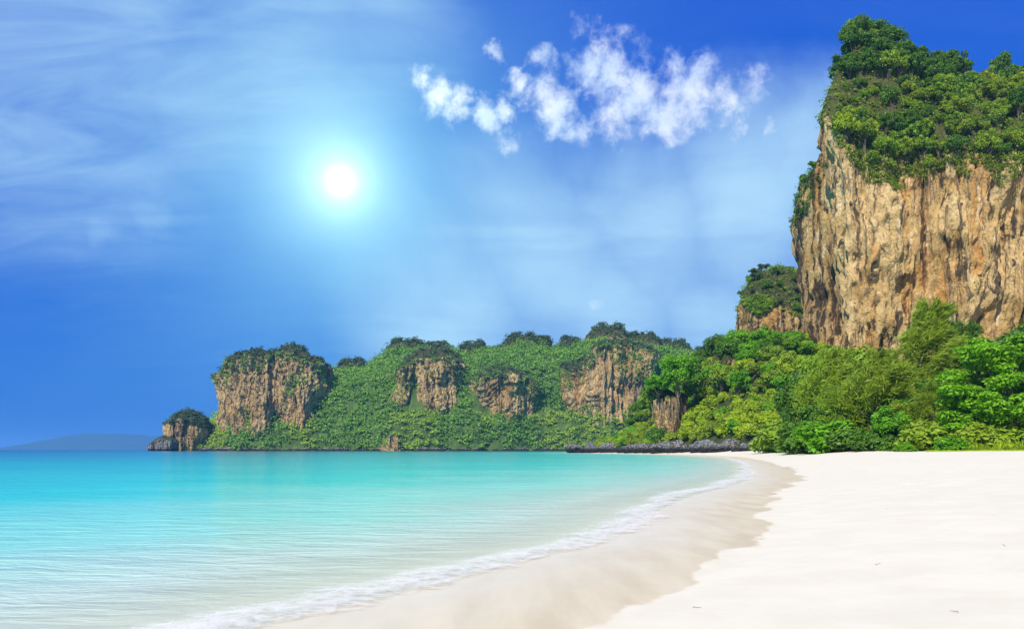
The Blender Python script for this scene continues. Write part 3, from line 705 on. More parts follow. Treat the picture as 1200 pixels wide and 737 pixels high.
def plume(key, seed, H=24.0, Rr=6.5, nb=150, per=230, lean=(0.16, 0.05), low=0.12, needle=0.55):
    """feathery needle tree: upswept branches, each ending in a soft plume blown to one side"""
    r = np.random.default_rng(seed); C, Dn, Ti = [], [], []; tips = []
    for i in range(nb):
        u = r.random()**0.85; z0 = H*(low+(0.9-low)*u); a = r.random()*2*math.pi
        ln = Rr*(0.55+0.62*math.sin(min(1, u*1.1+0.12)*math.pi))*(0.45+0.75*r.random())+1.0
        h = np.array([math.cos(a), math.sin(a), 0.0])
        s = np.array([lean[0]*z0*u, lean[1]*z0*u, z0])
        dr = h*0.8+np.array([lean[0]*2.0, lean[1]*2.0, 0.55+0.5*u]); dr /= np.linalg.norm(dr)
        tv = 0.25+0.75*np.sqrt(r.random(per))
        ax = s+dr*(ln*tv)[:, None]+np.array([lean[0], lean[1], 0])*(tv**2*ln*0.9)[:, None]-np.array([0, 0, 1])*(tv**2.5*ln*0.16)[:, None]
        spread = (0.16+0.30*np.sin(np.clip(tv, 0, 1)*math.pi)**0.7)*ln*0.42
        off = unit(per, r)*spread[:, None]*np.abs(r.normal(size=(per, 1)))*0.8
        C.append(ax+off)
        nd = dr*0.7+np.array([lean[0]*1.8, 0, -0.25])+unit(per, r)*0.55
        Dn.append(nd/np.linalg.norm(nd, axis=1)[:, None]); Ti.append(np.full(per, r.random()*0.8)+0.2*r.random(per)); tips.append(s+dr*ln*0.7)
    C = np.concatenate(C); Dn = np.concatenate(Dn); t = np.concatenate(Ti)
    N = np.cross(Dn, unit(len(C), r)); N /= np.linalg.norm(N, axis=1)[:, None]
    ln = needle*(0.6+0.8*r.random(len(C)))
    V, Fq = leaves(C, N, ln, ln*0.11, r, Dn)
    trunk = np.array([[lean[0]*z*(z/H), lean[1]*z*(z/H), z] for z in np.linspace(-0.8, H*0.9, 9)])
    parts = [tube(trunk, np.linspace(0.30, 0.04, 9), 8)]
    for tp in tips[:40]:
        z = max(tp[2]-1.5, 1.0); s = np.array([lean[0]*z*z/H*0.9, lean[1]*z*z/H*0.9, z*0.88]); parts.append(tube(np.linspace(s, tp, 4), np.linspace(0.08, 0.02, 4), 4))
    TV, TF = join(parts)
    variant(key, V, Fq, np.repeat(t, 4), TV, TF)
def shrub(key, seed, H=3.0, Rr=2.4, ncl=16, per=150, leaf=0.22, flat=0.8):
    r = np.random.default_rng(seed)
    d = unit(ncl, r); d[:, 2] = np.abs(d[:, 2])
    cs = d*np.array([Rr*.68, Rr*.68, H*.62])*(0.6+0.5*r.random((ncl, 1)))+np.array([0, 0, H*.12]); rs = r.uniform(.26, .42, ncl)*Rr
    V, Fq, t = clump_leaves(cs, rs, per, leaf, r, flat)
    TV, TF = limbs(H*.3, 0.05*H*.6, cs[:6], r)
    variant(key, V, Fq, t, TV, TF)
for i in range(4): broad('broad%d' % i, 20+i, H=10, Rr=4.4+0.4*i, low=(0.3, 0.22, 0.36, 0.28)[i], ncl=(26, 34, 22, 30)[i], per=230, leaf=0.32, cr=((0.7, 1.7), (0.8, 1.5), (0.9, 2.1), (0.6, 1.4))[i])
for i in range(2): broad('round%d' % i, 40+i, H=13, Rr=6.0, low=0.12, ncl=60, per=260, leaf=0.30, cr=(1.2, 2.2))
pads('pads', 60); plume('plume0', 61); plume('plume1', 62, H=15, Rr=5.2, nb=110, lean=(0.12, 0.02), low=0.04, needle=0.45); plume('plume2', 63, H=12, Rr=4.6, nb=90, lean=(0.05, 0.0), low=0.03, needle=0.42)
for i in range(3): shrub('shrub%d' % i, 70+i)
shrub('fine0', 80, 2.0, 1.8, 18, 170, 0.13)

TREES = []
def tree(name, label, key, loc, h=1.0, mat='mid', cat='tree', group=None, rz=None, sq=(1, 1, 1)):
    cm, tm = CROWNS[key]
    e = bpy.data.objects.new(name, None); col.objects.link(e)
    e.empty_display_size = 0.5
    e.location = loc; e.rotation_euler = (0, 0, random.random()*6.283 if rz is None else rz); e.scale = (h*sq[0], h*sq[1], h*sq[2])
    add('crown', cm, M[mat], e); add('trunk' if cat == 'tree' else 'stem', tm, M['bark'], e)
    tag(e, label, cat, group); TREES.append(e); return e

# ---- trees along the back of the beach: (photo column, distance, top row, generator, its height)
KH = dict(pads=16.4, plume0=24.5, plume1=15.5, plume2=12.5, round0=13.6, round1=13.6, broad0=10.6, broad1=10.6, broad2=10.6, broad3=10.6, shrub0=2.9, shrub1=2.9, shrub2=2.9, fine0=1.95)
def land_z(x, y): return max(gz(x, y), hzat(x, y)) if y > 166 else gz(x, y)
def beach_tree(label, px, Y, top, key, mat, sq=(1, 1, 1), rz=None, name='beach_tree', cat='tree', group=None):
    x = px_x(px, Y); z = land_z(x, Y)-0.1
    h = (px_z(top, Y)-z)/KH[key]/sq[2]
    return tree(name, label, key, (x, Y, z), h, mat, cat, group, rz, sq)
BT = [('bright green layered tree spreading over the sand edge', 1178, 112, 386, 'pads', 'bright', (1.0, 1.0, 1), 0.4, 'layered_tree'),
      ('layered green tree half behind the bright spreading one', 1250, 122, 372, 'pads', 'bright', (1.0, 1.0, 1), 2.4, 'layered_tree'),
      ('tallest feathery casuarina leaning against the great cliff', 1070, 150, 354, 'plume0', 'olive', (1.0, 1.0, 1), 0.0, 'casuarina_tree'),
      ('dark feathery casuarina behind the layered tree', 1118, 168, 378, 'plume0', 'deep', (.9, .9, 1), 0.3, 'casuarina_tree'),
      ('yellowish feathery casuarina with a soft drooping top at the sand edge', 1020, 134, 408, 'plume1', 'olive', (1.1, 1.1, 1), 0.1, 'casuarina_tree'),
      ('low olive casuarina plume beside the layered tree', 1092, 122, 452, 'plume2', 'olive', (1.1, 1.1, 1), -0.2, 'casuarina_tree'),
      ('slender mid green casuarina left of the yellowish one', 966, 152, 408, 'plume1', 'mid', (1, 1, 1), 0.2, 'casuarina_tree'),
      ('short feathery casuarina in front of the slender one', 992, 140, 446, 'plume2', 'mid', (1.1, 1.1, 1), 0.5, 'casuarina_tree'),
      ('olive casuarina squeezed between two taller plumes', 1050, 142, 424, 'plume1', 'olive', (.9, .9, 1), 0.9, 'casuarina_tree'),
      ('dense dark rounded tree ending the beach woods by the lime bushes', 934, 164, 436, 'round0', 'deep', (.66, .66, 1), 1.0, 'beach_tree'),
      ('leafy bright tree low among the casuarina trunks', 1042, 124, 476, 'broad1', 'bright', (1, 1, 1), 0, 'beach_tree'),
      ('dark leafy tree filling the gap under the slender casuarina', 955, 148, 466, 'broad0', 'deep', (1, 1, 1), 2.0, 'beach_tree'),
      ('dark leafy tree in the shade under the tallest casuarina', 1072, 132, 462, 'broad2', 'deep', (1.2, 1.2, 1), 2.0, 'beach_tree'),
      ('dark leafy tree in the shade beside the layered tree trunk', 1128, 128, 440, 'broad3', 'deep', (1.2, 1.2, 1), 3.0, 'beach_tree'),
      ('deep green tree behind the layered crown', 1165, 150, 392, 'round1', 'deep', (1.0, 1.0, 1), 3.0, 'beach_tree'),
      ('deep green tree at the cliff foot behind the beach woods', 1200, 170, 380, 'round0', 'deep', (1.0, 1.0, 1), 5.0, 'beach_tree'),
      ('mid green tree on the rise behind the slender casuarina', 985, 190, 402, 'round1', 'mid', (.8, .8, 1), 1.7, 'beach_tree'),
      ('dark round tree at the cliff foot behind the yellowish casuarina', 1012, 176, 432, 'round0', 'deep', (.8, .8, 1), 0.7, 'beach_tree')]
for (lab, px, Y, top, key, mat, sq, rz, nm) in BT: beach_tree(lab, px, Y, top, key, mat, sq, rz, nm)
# undergrowth at the sand edge
r_ = np.random.default_rng(5)
for i in range(46):
    px = 915+i*7.2+r_.uniform(-3, 3); Y = np.interp(px, [915, 935, 1000, 1100, 1250], [185, 150, 124, 112, 100])+r_.uniform(-2, 14)
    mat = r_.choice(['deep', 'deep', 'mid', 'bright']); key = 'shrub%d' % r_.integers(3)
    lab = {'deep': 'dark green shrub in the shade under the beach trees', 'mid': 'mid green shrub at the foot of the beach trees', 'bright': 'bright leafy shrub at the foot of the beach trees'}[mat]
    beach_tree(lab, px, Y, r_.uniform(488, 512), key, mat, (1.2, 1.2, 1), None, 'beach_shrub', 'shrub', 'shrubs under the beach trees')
for i, (px, top, lab) in enumerate(((1112, 511, 'bright rounded shrub standing alone on the sand edge'), (1176, 517, 'low lime shrub beside the strap leaved plants'), (1060, 518, 'small dull green shrub at the casuarina trunks'), (1133, 519, 'little lime shrub between the rounded shrub and strap leaved plants'))):
    beach_tree(lab, px, 103, top, 'fine0', 'lime' if 'lime' in lab else 'bright', (1.3, 1.3, 1), None, 'beach_shrub', 'shrub')
# strap-leaved plants and grass at the right
def strap_mesh(seed):
    r = np.random.default_rng(seed); parts = []; tt = []
    for i in range(46):
        a = r.random()*6.283; el = r.uniform(0.35, 1.35); L = r.uniform(0.8, 1.5)
        t = np.linspace(0, 1, 5); out = L*np.cos(el)*t*(1+0.35*t); up = L*np.sin(el)*(t-0.36*t*t*(1.5-el))
        P = np.stack([np.cos(a)*out, np.sin(a)*out, up], -1); s = np.array([-np.sin(a), np.cos(a), 0])*0.055
        wv = (1-t**2.5)[:, None]
        V = np.concatenate([P-s*wv, P+s*wv]); Fq = np.array([[k, k+1, k+6, k+5] for k in range(4)])
        parts.append((V, Fq)); tt.append(np.full(len(V), r.random()))
    V, Fq = join(parts); return mesh_from('strap_leaves', V, Fq, attrs=dict(tint=np.concatenate(tt)))
SM = [strap_mesh(1), strap_mesh(2)]
for i in range(15):
    px = 1140+i*6.5+r_.uniform(-2, 2); Y = r_.uniform(98, 104); x = px_x(px, Y)
    p = add('strap_leaf_plant', SM[i % 2], M['lime' if i % 3 else 'mid'], None, (x, Y, gz(x, Y)))
    p.rotation_euler = (0, 0, random.random()*6); k = r_.uniform(0.7, 1.25); p.scale = (k, k, k)
    tag(p, 'lime strap leaved plant in the row along the sand edge' if i % 3 else 'darker strap leaved plant in the row along the sand edge', 'plant', 'strap leaved plants along the sand edge')
def grass_patch(name, label, xs, ys, n, seed, mat='lime', hgt=(0.1, 0.28)):
    r = np.random.default_rng(seed); px = r.uniform(*xs, n); Y = r.uniform(*ys, n); X = (px-600)/F*Y
    keep = perlin(X*.35, Y*.35, 3.0) > -0.12; X, Y = X[keep], Y[keep]; n = len(X)
    Z = ground_z(X, Y); h = r.uniform(*hgt, n); a = r.random(n)*6.283
    B = np.stack([X, Y, Z-0.02], -1); s = np.stack([np.cos(a), np.sin(a), 0*a], -1)*0.03; tip = B+np.stack([r.normal(size=n)*.08, r.normal(size=n)*.08, h], -1)
    V = np.stack([B-s, B+s, tip], 1).reshape(-1, 3)
    o = add(name, mesh_from(name, V, None, np.arange(n*3).reshape(-1, 3), attrs=dict(tint=np.repeat(r.random(n), 3))), M[mat]); tag(o, label, 'grass', kind='stuff')
grass_patch('beach_grass', 'thin creeping grass on the sand under the trees', (1085, 1290), (92, 106), 16000, 3)

# ---- slope forest between the shore rocks and the cliff foot
def scatter(n_try, xs, ys, spacing, r):
    px = r.uniform(*xs, n_try); Y = r.uniform(*ys, n_try); X = (px-600)/F*Y
    d = seg_dist(X, Y, HILL, True)
    ok = inside(X, Y, HILL) & (d > 2.5) & ~((px > 975) & (Y > 305)) & ~((Y > 392) & (px > 800))
    for (cx, cy, hw) in ((786, 318, 22), (858, 322, 13)): ok &= ~((np.abs(px-cx) < hw) & (Y < cy+8) & (Y > cy-16))
    X, Y, px, d = X[ok], Y[ok], px[ok], d[ok]; Z = hill_z(X, Y); pts = []
    A = np.zeros((0, 3))
    for i in range(len(X)):
        sp = spacing(px[i])
        if len(A) and (((A[:, 0]-X[i])**2+(A[:, 1]-Y[i])**2) < ((sp+A[:, 2])*0.5)**2).any(): continue
        A = np.concatenate([A, [[X[i], Y[i], sp]]]); pts.append((X[i], Y[i], Z[i], px[i], d[i]))
    return pts
SLOPE_LAB = {'deep': 'dark green jungle tree ', 'mid': 'mid green jungle tree ',
             'bright': 'fresh green jungle tree ', 'lime': 'yellow green jungle tree ', 'olive': 'olive jungle tree '}
r_ = np.random.default_rng(17)
tree('domed_tree', 'bright domed tree crowning the brown fluted crag', 'round1', (px_x(795, 315), 315, px_z(470, 315)), 1.3, 'bright', rz=1.2, sq=(0.95, 0.95, 1))
tree('domed_tree', 'olive tree leaning over the right side of the brown fluted crag', 'broad0', (px_x(816, 322), 322, px_z(484, 322)), 1.2, 'olive', rz=0.2)
tree('domed_tree', 'bright small tree at the left shoulder of the brown fluted crag', 'broad3', (px_x(772, 318), 318, px_z(474, 318)), 1.1, 'bright', rz=4.2)
tree('domed_tree', 'dark tree crowding the left side of the brown fluted crag', 'broad1', (px_x(765, 324), 324, px_z(482, 324)), 1.05, 'deep', rz=1.2)
tree('domed_tree', 'dark bushy tree on top of the small tan crag', 'broad2', (px_x(856, 325), 325, px_z(436, 325)), 1.15, 'deep', rz=2.2)
for k, (px, Y, py, lab, mt) in enumerate(((768, 306, 512, 'dark bush hugging the left foot of the brown fluted crag', 'deep'), (806, 306, 512, 'lime bush hugging the right foot of the brown fluted crag', 'lime'), (786, 304, 517, 'olive bush in front of the brown fluted crag', 'olive'), (845, 312, 486, 'lime bush at the foot of the small tan crag', 'lime'), (868, 312, 478, 'olive bush beside the small tan crag', 'olive'))):
    tree('crag_bush', lab, 'shrub%d' % (k % 3), (px_x(px, Y), Y, px_z(py, Y)-1.5), 1.9, mt, 'bush')
pts = scatter(5200, (690, 1240), (196, 425), lambda px: 5.6 if px < 1000 else 8.5, r_)
ns = 0
for (X, Y, z, px, edge) in pts:
    if ns >= 210: break
    if 805 < px < 925 and z < 17 and Y < 335: continue          # the lime creeper bank
    if edge < 14 and px < 930: continue                         # shore scrub below
    mat = r_.choice(['deep', 'mid', 'bright', 'olive', 'lime'], p=[.24, .30, .22, .12, .12])
    key = 'broad%d' % r_.integers(4)
    where = 'between the shore rocks and the brown fluted crag' if px < 775 else 'on the slope around the brown fluted crag' if px < 830 else 'above the lime creeper bank' if px < 925 and z < 30 else 'at the foot of the small limestone tower' if px < 930 else 'at the foot of the shaded buttress' if px < 985 else 'at the foot of the great cliff wall'
    tree('jungle_tree', SLOPE_LAB[mat]+where, key, (X, Y, z-0.5), r_.uniform(0.72, 1.2), mat, 'tree', 'jungle trees on the slope', None, (1, 1, r_.uniform(0.85, 1.15))); ns += 1
# lime creepers and scrub on the lower bank
BANK = [('lime', 'lime green creeper covered bush on the bank above the shore rocks'), ('olive', 'olive scrub bush on the bank above the shore rocks'), ('bright', 'fresh green bush on the bank above the shore rocks'), ('mid', 'mid green bush on the bank above the shore rocks')]
pts = scatter(4200, (672, 935), (240, 425), lambda px: 3.6, r_)
nb = 0
for (X, Y, z, px, edge) in pts:
    if not ((805 < px < 930 and z < 22 and Y < 345) or edge < 17): continue
    if nb >= 190: break
    k = r_.choice(4, p=[.62, .2, .12, .06] if px > 800 else [.3, .3, .22, .18]); mat, lab = BANK[k]
    tree('bank_bush', lab, 'shrub%d' % r_.integers(3), (X, Y, z-0.3), r_.uniform(1.0, 1.75), mat, 'bush', 'bushes on the bank', None, (1, 1, r_.uniform(0.8, 1.3))); nb += 1

# ---- jungle on top of the great cliff, its buttress and the tower behind
def on_top(G, nv, n, r, wmax=1.0, cull=0.0):
    """random spots on a rock mass above its rim, on the side turned to the camera"""
    T_ = G[nv-3:]; nr_, nc_ = T_.shape[:2]; P = []
    E = np.concatenate([T_, T_[:, :1]], 1)
    a = np.linalg.norm(np.cross(E[1:, :-1]-E[:-1, :-1], E[:-1, 1:]-E[:-1, :-1]), axis=-1)
    pr = (a/a.sum()).ravel(); id_ = r.choice(a.size, n, p=pr)
    return T_[id_//nc_, id_ % nc_]
def spaced(P, sp, view=None):
    out = []
    for p in P:
        if view and not view(p): continue
        if all((p[0]-q[0])**2+(p[1]-q[1])**2+(p[2]-q[2])**2 > sp*sp for q in out): out.append(p)
    return out
in_frame = lambda p: 600+p[0]/p[1]*F < 1250
TOPL = {'deep': 'dark green jungle tree ', 'mid': 'mid green jungle tree ', 'olive': 'olive green jungle tree ', 'lime': 'yellow green jungle tree '}
P = spaced(on_top(CG, cnv, 6000, r_), 3.9, lambda p: in_frame(p) and p[1] < 375 and not (600+p[0]/p[1]*F < 984 and HY-(p[2]-CAM_H)/p[1]*F > 92))
P.sort(key=lambda p: p[1])
for i, p in enumerate(P[:290]):
    py = HY-(p[2]-CAM_H)/p[1]*F
    mat = r_.choice(['deep', 'mid', 'olive', 'lime'], p=[.30, .34, .29, .07] if py > 110 else [.8, .15, .05, 0])
    ppx = 600+p[0]/p[1]*F
    where = 'on the pointed summit of the great cliff' if ppx < 1055 and py < 105 else 'on the rim above the bare wall of the great cliff' if py > 165 else 'on the seaward corner of the great cliff' if ppx < 1010 else 'along the skyline saddle of the great cliff' if py < 110 else 'under the pointed summit of the great cliff' if ppx < 1100 else 'on the broad shoulder of the great cliff'
    tree('cliff_top_tree', TOPL[mat]+where, 'broad%d' % r_.integers(4), (p[0], p[1], p[2]-2.5), 0.34+0.75*r_.random()**1.5, mat, 'tree', 'jungle trees on the great cliff', None, (1, 1, r_.uniform(0.85, 1.5)))
for nm, G, nv, lab, sp, grp in (('buttress_tree', BG, bnv, 'dark bushy tree on the ledge of the shaded buttress', 3.6, 'trees on the buttress'), ('tower_tree', TG, tnv, 'bushy tree on the top of the small limestone tower', 5.0, 'trees on the limestone tower')):
    for p in spaced(on_top(G, nv, 900, r_), sp, lambda p: p[1] < 540)[:60]:
        tree(nm, lab, 'broad%d' % r_.integers(4), (p[0], p[1], p[2]-2.0), r_.uniform(0.4, 0.7), r_.choice(['deep', 'mid', 'dusky']), 'tree', grp)

# merged foliage for masses nobody could count
def foliage(name, label, P, size, per, leaf, mat, seed, squash=0.85, ncl=5):
    r = np.random.default_rng(seed); P = np.asarray(P); n = len(P)
    sz = size*(0.5+1.3*r.random(n)**2.2)
    cs = np.repeat(P, ncl, 0); s5 = np.repeat(sz, ncl)
    d = unit(len(cs), r); d[:, 2] = np.abs(d[:, 2])*1.0
    cs = cs+d*(s5*0.62)[:, None]; rad = s5*r.uniform(.35, .62, len(cs))
    pt = np.clip(0.5+0.9*perlin(P[:, 0]*.02, P[:, 1]*.02, P[:, 2]*.03), 0, 1)
    tin = np.clip(np.repeat(0.5*pt+0.35*r.random(n), ncl)+0.2*r.random(len(cs)), 0, 1)
    k = max(4, per//ncl)
    dd = unit(len(cs)*k, r); dd[:, 2] = np.where(dd[:, 2] < -0.3, -dd[:, 2], dd[:, 2])
    C = np.repeat(cs, k, 0)+dd*(np.repeat(rad, k)*(0.75+0.35*r.random(len(dd))))[:, None]*np.array([1, 1, squash])
    N = dd*0.6+np.array([0, 0, 0.4])+unit(len(dd), r)*0.55; N /= np.linalg.norm(N, axis=1)[:, None]
    L = leaf*(0.7+0.6*r.random(len(C)))
    V, Fq = leaves(C, N, L, L*0.6, r)
    o = add(name, mesh_from(name, V, Fq, attrs=dict(tint=np.repeat(np.repeat(tin, k), 4))), M[mat])
    return tag(o, label, 'foliage', kind='stuff')
r_ = np.random.default_rng(23)
def some(P, m): return [p for p in P if m(p)]
P = some(on_top(CG, cnv, 4200, r_), lambda p: in_frame(p) and p[1] < 372)
foliage('undergrowth', 'undergrowth filling between the trees on the great cliff', [p+np.array([0, 0, -.4]) for p in P[:3200]], 1.8, 40, 0.34, 'mid', 1)
foliage('undergrowth', 'undergrowth on the top of the small limestone tower', on_top(TG, tnv, 420, r_), 2.2, 40, 0.42, 'mid', 12)
foliage('undergrowth', 'undergrowth on the ledge of the shaded buttress', on_top(BG, bnv, 300, r_), 1.7, 40, 0.36, 'deep', 13)
# shrubs clinging to the wall and rim
wallP = CG[:cnv]
def wall_pick(G, nv, cond, n, r):
    Wp = G[:nv].reshape(-1, 3); Wp = Wp[r.permutation(len(Wp))[:60000]]; q = 600+Wp[:, 0]/Wp[:, 1]*F; y = HY-(Wp[:, 2]-CAM_H)/Wp[:, 1]*F
    ok = cond(q, y, Wp) & (Wp[:, 1] < np.interp(q, [900, 1300], [1e4, 1e4])); return Wp[ok][:n]
rimP = wall_pick(CG, cnv, lambda q, y, W_: (q > 975) & (q < 1240) & (y < np.interp(q, [960, 990, 1005, 1240], [120, 190, 212, 212])+26*perlin(q*.045, 0*q, 0.5)) & (W_[:, 1] < 345) & (y > 150), 560, r_)
foliage('hanging_scrub', 'scrub hanging over the rim of the great cliff', rimP, 1.5, 55, 0.3, 'olive', 2)
bP = wall_pick(BG, bnv, lambda q, y, W_: (y < np.interp(q, [925, 940, 960, 980, 1000], [270, 262, 225, 180, 160])) & (W_[:, 1] < 420), 260, r_)
foliage('hanging_scrub', 'dark scrub on the upper edge of the shaded buttress', bP, 1.6, 55, 0.32, 'deep', 3)
tP = wall_pick(TG, tnv, lambda q, y, W_: (y < 362+18*perlin(q*.04, 0*q, 2.5)) & (W_[:, 1] < 525), 260, r_)
foliage('hanging_scrub', 'scrub hanging from the small limestone tower', tP, 2.4, 60, 0.45, 'mid', 4)
sp_ = wall_pick(CG, cnv, lambda q, y, W_: (y > 200) & (y < 400) & (perlin(W_[:, 0]*.08, W_[:, 2]*.08, 7.7+0*q) > 0.52) & (W_[:, 1] < 340), 60, r_)
foliage('ledge_scrub', 'sparse yellowish tufts on ledges of the great cliff wall', sp_, 0.8, 40, 0.26, 'dry', 5)
# floor cover of the slope
hxr = r_.uniform(25, 260, 9000); hyr = r_.uniform(180, 440, 9000); hin = inside(hxr, hyr, HILL); hxr, hyr = hxr[hin], hyr[hin]; hpp = 600+hxr/hyr*F
kk = (hpp < 1250) & ~((np.abs(hpp-786) < 20) & (hyr > 296) & (hyr < 326)); hxr, hyr = hxr[kk][:1800], hyr[kk][:1800]
foliage('undergrowth', 'undergrowth covering the slope below the great cliff', np.stack([hxr, hyr, hill_z(hxr, hyr)], -1), 1.9, 45, 0.36, 'mid', 6)

# ---- far headland forest: one continuous wood
def head_pts(n, r):
    X = r.uniform(-400, 330, n*6); Y = r.uniform(918, 1100, n*6); Z = head_z(X, Y); ok = Z > 2.0
    sl = np.hypot((head_z(X+1, Y)-head_z(X-1, Y))/2, (head_z(X, Y+1)-head_z(X, Y-1))/2)      # even cover per area, not per plan
    ok &= r.random(len(X)) < np.clip(np.sqrt(1+sl*sl)/3.2, 0.2, 1)
    return np.stack([X, Y, Z], -1)[ok][:n]
HPt = head_pts(7200, r_)
hp = 600+HPt[:, 0]/HPt[:, 1]*F; hpy = HY-(HPt[:, 2]-CAM_H)/HPt[:, 1]*F
mask = np.ones(len(HPt), bool)
for (a, b, t, bt, Yt) in ((254, 370, 410, 478, 968), (470, 541, 425, 484, 962), (553, 626, 436, 486, 958), (663, 767, 405, 480, 966)):
    mask &= ~((hp > a+3) & (hp < b-3) & (hpy > t-2) & (hpy < bt) & (HPt[:, 1] < Yt+6))
HPt = HPt[mask]; hp = hp[mask]; hpy = hpy[mask]
lowm = hpy > 484
blob_l = perlin(HPt[:, 0]*.02, HPt[:, 1]*.02, 0*hp+3.3)
foliage('headland_forest', 'unbroken jungle covering the headland slopes', HPt[~(lowm & (blob_l > 0.08))], 6.2, 45, 1.0, 'fmid', 7)
foliage('headland_forest', 'fresh green scrub along the headland shore', HPt[lowm & (blob_l > 0.08)], 5.4, 60, 0.9, 'lime2', 8)
capP = []
for G in summit_pts: capP.append(G[20:, :, :].reshape(-1, 3)[r_.permutation(18*90)[:110]])
for (fo, G, nv) in FT[:5]:
    T_ = G[nv-6:].reshape(-1, 3); capP.append(T_[r_.permutation(len(T_))[:240]])
capP = np.concatenate(capP); capP[:, 2] += 0.4
foliage('summit_scrub', 'dark scrub capping the headland summits and cliffs', capP, 3.4, 35, 0.9, 'dusky', 9)
vine = []
for (i, f) in ((0, 0.2), (1, 0.42), (2, 0.10), (3, 0.14)):
    fo, G, nv = FT[i]; Wp = G[:nv].reshape(-1, 3); nn = perlin(Wp[:, 0]*.045, Wp[:, 1]*.045, Wp[:, 2]*.02+i); q = 600+Wp[:, 0]/Wp[:, 1]*F
    ok = (nn > 0.75-1.6*f) & (Wp[:, 1] < 990)
    uu = np.tile(np.arange(G.shape[1]), nv); vv = np.repeat(np.arange(nv)/nv, G.shape[1]); dep_ = 0.10+0.34*np.clip(perlin(uu*.035, 0*uu+i*3.1, 0*uu+1.7)+0.2, 0, 1)
    ok |= (vv > 1-dep_) & (Wp[:, 1] < 1000)
    if i == 1: ok |= (q < 492+14*nn) & (Wp[:, 1] < 1000)
    Wp = Wp[ok]; vine.append(Wp[r_.permutation(len(Wp))[:int(140+1000*f)]])
foliage('vines', 'vines draped over the headland cliffs', np.concatenate(vine), 3.0, 45, 0.7, 'fmid', 10)

# ------------------------------------------------------------------ shore rocks
def boulder_mesh(seed, sub=4):
    import bmesh
    bm = bmesh.new(); bmesh.ops.create_icosphere(bm, subdivisions=sub, radius=1.0)
    V = np.array([v.co[:] for v in bm.verts]); Ft = np.array([[v.index for v in f.verts] for f in bm.faces]); bm.free()
    n = 1+0.32*fbm(V[:, 0]*1.2+seed*3.1, V[:, 1]*1.2, V[:, 2]*1.2, 3)+0.16*ridged(V[:, 0]*2.4+seed, V[:, 1]*2.4, V[:, 2]*1.6, 3)
    V = V*n[:, None]*np.array([1, 0.8, 0.7]); return mesh_from('boulder', V, None, Ft)
BM = [boulder_mesh(s) for s in range(6)]
r_ = np.random.default_rng(31)
ROCKC = catmull([(px_x(670, 405), 405), (px_x(704, 372), 372), (px_x(742, 335), 335), (px_x(775, 300), 300), (px_x(815, 268), 268), (px_x(860, 238), 238), (px_x(898, 222), 222)], 12)
for i in range(40):
    t = (i+r_.uniform(-.5, .5))/39; k = min(max(t, 0), 1)*(len(ROCKC)-1); a = int(k); b = min(a+1, len(ROCKC)-1); c = ROCKC[a]*(1-(k-a))+ROCKC[b]*(k-a)
    s = 0.9+2.7*r_.random()**1.8; s *= 0.75 if t > .8 else 1; 
    o = add('boulder', BM[i % 6], M['boulder'], None, (c[0]+r_.uniform(-1.5, 1.5), c[1]+r_.uniform(-2, 2), 0.2+s*.32)); o.rotation_euler = (r_.uniform(-.3, .3), r_.uniform(-.3, .3), r_.uniform(0, 6.28)); o.scale = (s*1.3, s*1.1, s)
    tag(o, 'pitted grey limestone boulder with a black tide line on the shore', 'boulder', 'boulders along the rocky shore')
for i in range(13):
    t = (i+.5+r_.uniform(-.6, .6))/13; k = t*(len(ROCKC)-1); a = int(k); b = min(a+1, len(ROCKC)-1); c = ROCKC[a]*(1-(k-a))+ROCKC[b]*(k-a)
    s = r_.uniform(1.6, 2.8)
    o = add('boulder', BM[(i*5+1) % 6], M['boulder'], None, (c[0]+r_.uniform(2, 4), c[1]+r_.uniform(3, 6), 1.5+s*.3)); o.rotation_euler = (r_.uniform(-.4, .4), r_.uniform(-.4, .4), r_.uniform(0, 6.28)); o.scale = (s*1.2, s, s*1.15)
    tag(o, 'pale jagged boulder in the upper row under the bank bushes', 'boulder', 'upper boulders under the bank')
# dark rock ledge at the waterline of the headland
P = []
px = np.linspace(200, 700, 520); hx_ = px_x(px, 930)
yy_ = np.arange(905, 985, 2.0); hgrid = head_z(hx_[:, None]+0*yy_, yy_+0*hx_[:, None]) > 0.5
fr = np.where(hgrid.any(1), yy_[hgrid.argmax(1)], 935)
v = np.linspace(0, 1, 9)[:, None]
wid = 7+3*perlin(hx_*.05, 0*hx_, 1.0)
LY = fr-wid*0.7+v*wid*2; LX = hx_+0*v
LZ = -1.5+np.interp(v, [0, .15, .4, .7, 1], [0, 3.4, 5.4, 6.2, 4.0])*(0.8+0.5*fbm(LX*.12, LY*.2, 3.0, 4))
LY = LY-2.2*fbm(LX*.15, LZ*.3, 5.0, 3)
o = add('rock_shelf', mesh_from('rock_shelf', np.stack([LX, LY, LZ], -1), grid_faces(9, 520)), M['shelf']); tag(o, 'dark pitted rock shelf at the headland waterline', 'rock shelf', kind='structure')

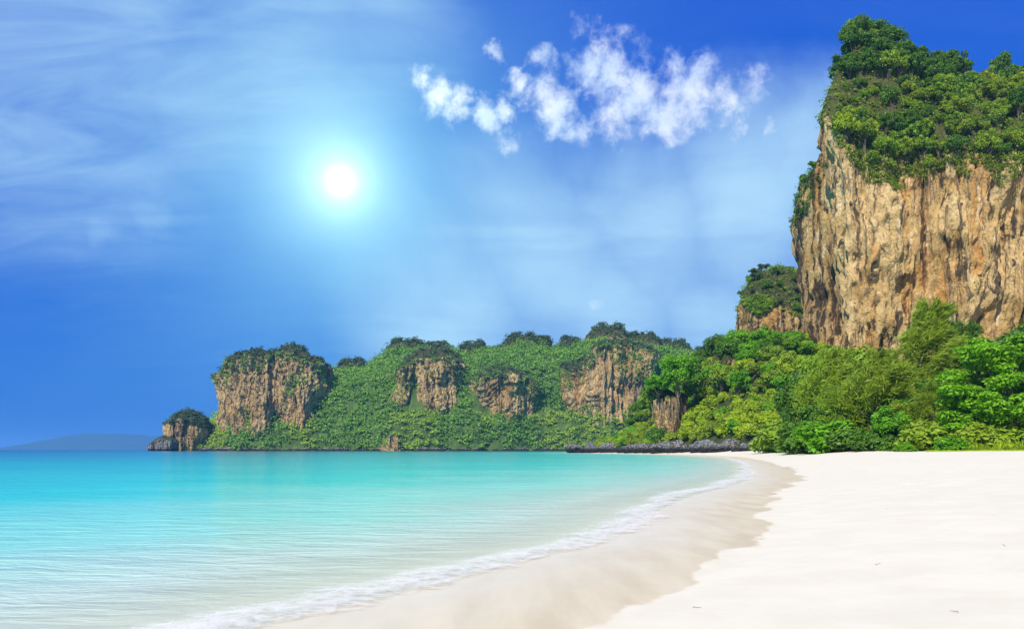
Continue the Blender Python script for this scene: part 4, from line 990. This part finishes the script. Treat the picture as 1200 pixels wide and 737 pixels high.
# hanging roots under the rim and on the crags
def hang(name, label, P, n, ln, seed, mat):
    r = np.random.default_rng(seed); parts = []
    for p in P[:n]:
        L = r.uniform(*ln); q = np.array([[p[0], p[1]-.6, p[2]], [p[0]+r.normal()*.3, p[1]-1.1, p[2]-L*.5], [p[0]+r.normal()*.5, p[1]-.9, p[2]-L]])
        parts.append(tube(q, [0.14, 0.10, 0.04], 4))
    if not parts: return
    V, Fq = join(parts); o = add(name, mesh_from(name, V, Fq), M[mat]); tag(o, label, 'roots', kind='stuff')
hang('hanging_roots', 'grey roots dangling below the rim of the great cliff', wall_pick(CG, cnv, lambda q, y, W_: (y > 188) & (y < 214) & (W_[:, 1] < 340), 140, r_), 140, (3, 9), 3, 'root')
hang('hanging_roots', 'dry roots dangling down the brown fluted crag', wall_pick(CR[0][1], CR[0][2], lambda q, y, W_: (y < 478) & (W_[:, 1] < 322), 70, r_), 70, (4, 12), 4, 'root')

# small litter on the dry sand
TWIG = []
for s in range(3):
    r = np.random.default_rng(90+s); q = np.cumsum(np.concatenate([[[0, 0, 0]], np.stack([np.full(5, .05), r.normal(size=5)*.02, r.normal(size=5)*.008], -1)]), 0)
    TWIG.append(mesh_from('twig', *tube(q, np.linspace(.008, .003, 6), 5)))
for i, (px, py) in enumerate(((1026, 662), (1092, 588), (1123, 718), (1040, 596), (1164, 604), (812, 712), (1178, 640), (1060, 569))):
    Yg = 8.0
    for _ in range(12): Yg = (CAM_H-gz(px_x(px, Yg), Yg))*F/(py-HY)
    x = px_x(px, Yg); t = add('twig', TWIG[i % 3], M['wood'], None, (x, Yg, gz(x, Yg)+.008)); t.rotation_euler = (0, 0, i*1.3); t.scale = (.25, .25, .5)
    tag(t, 'tiny weathered twig lying on the dry sand', 'twig', 'twigs on the sand')

# ------------------------------------------------------------------ haze
hb = [(-13000, -6000, -11), (13000, -6000, -11), (13000, 45000, -11), (-13000, 45000, -11)]
def box(name, x0, x1, y0, y1, z0, z1):
    V = [(x, y, z) for z in (z0, z1) for (x, y) in ((x0, y0), (x1, y0), (x1, y1), (x0, y1))]
    return mesh_from(name, V, [(3, 2, 1, 0), (4, 5, 6, 7), (0, 1, 5, 4), (1, 2, 6, 5), (2, 3, 7, 6), (3, 0, 4, 7)])
hm, T = new_mat('haze')
pv = T.n('ShaderNodeVolumePrincipled', Color=(0.20, 0.54, 1.0, 1), Density=HAZE, Anisotropy=0.2)
om = T.n('ShaderNodeOutputMaterial'); T.t.links.new(pv.outputs[0], om.inputs['Volume'])
o = add('haze', box('haze', -43000, 43000, -43000, 43000, -11.0, 330.0), hm); tag(o, 'thin sea haze in the air over the bay', 'haze', kind='stuff')
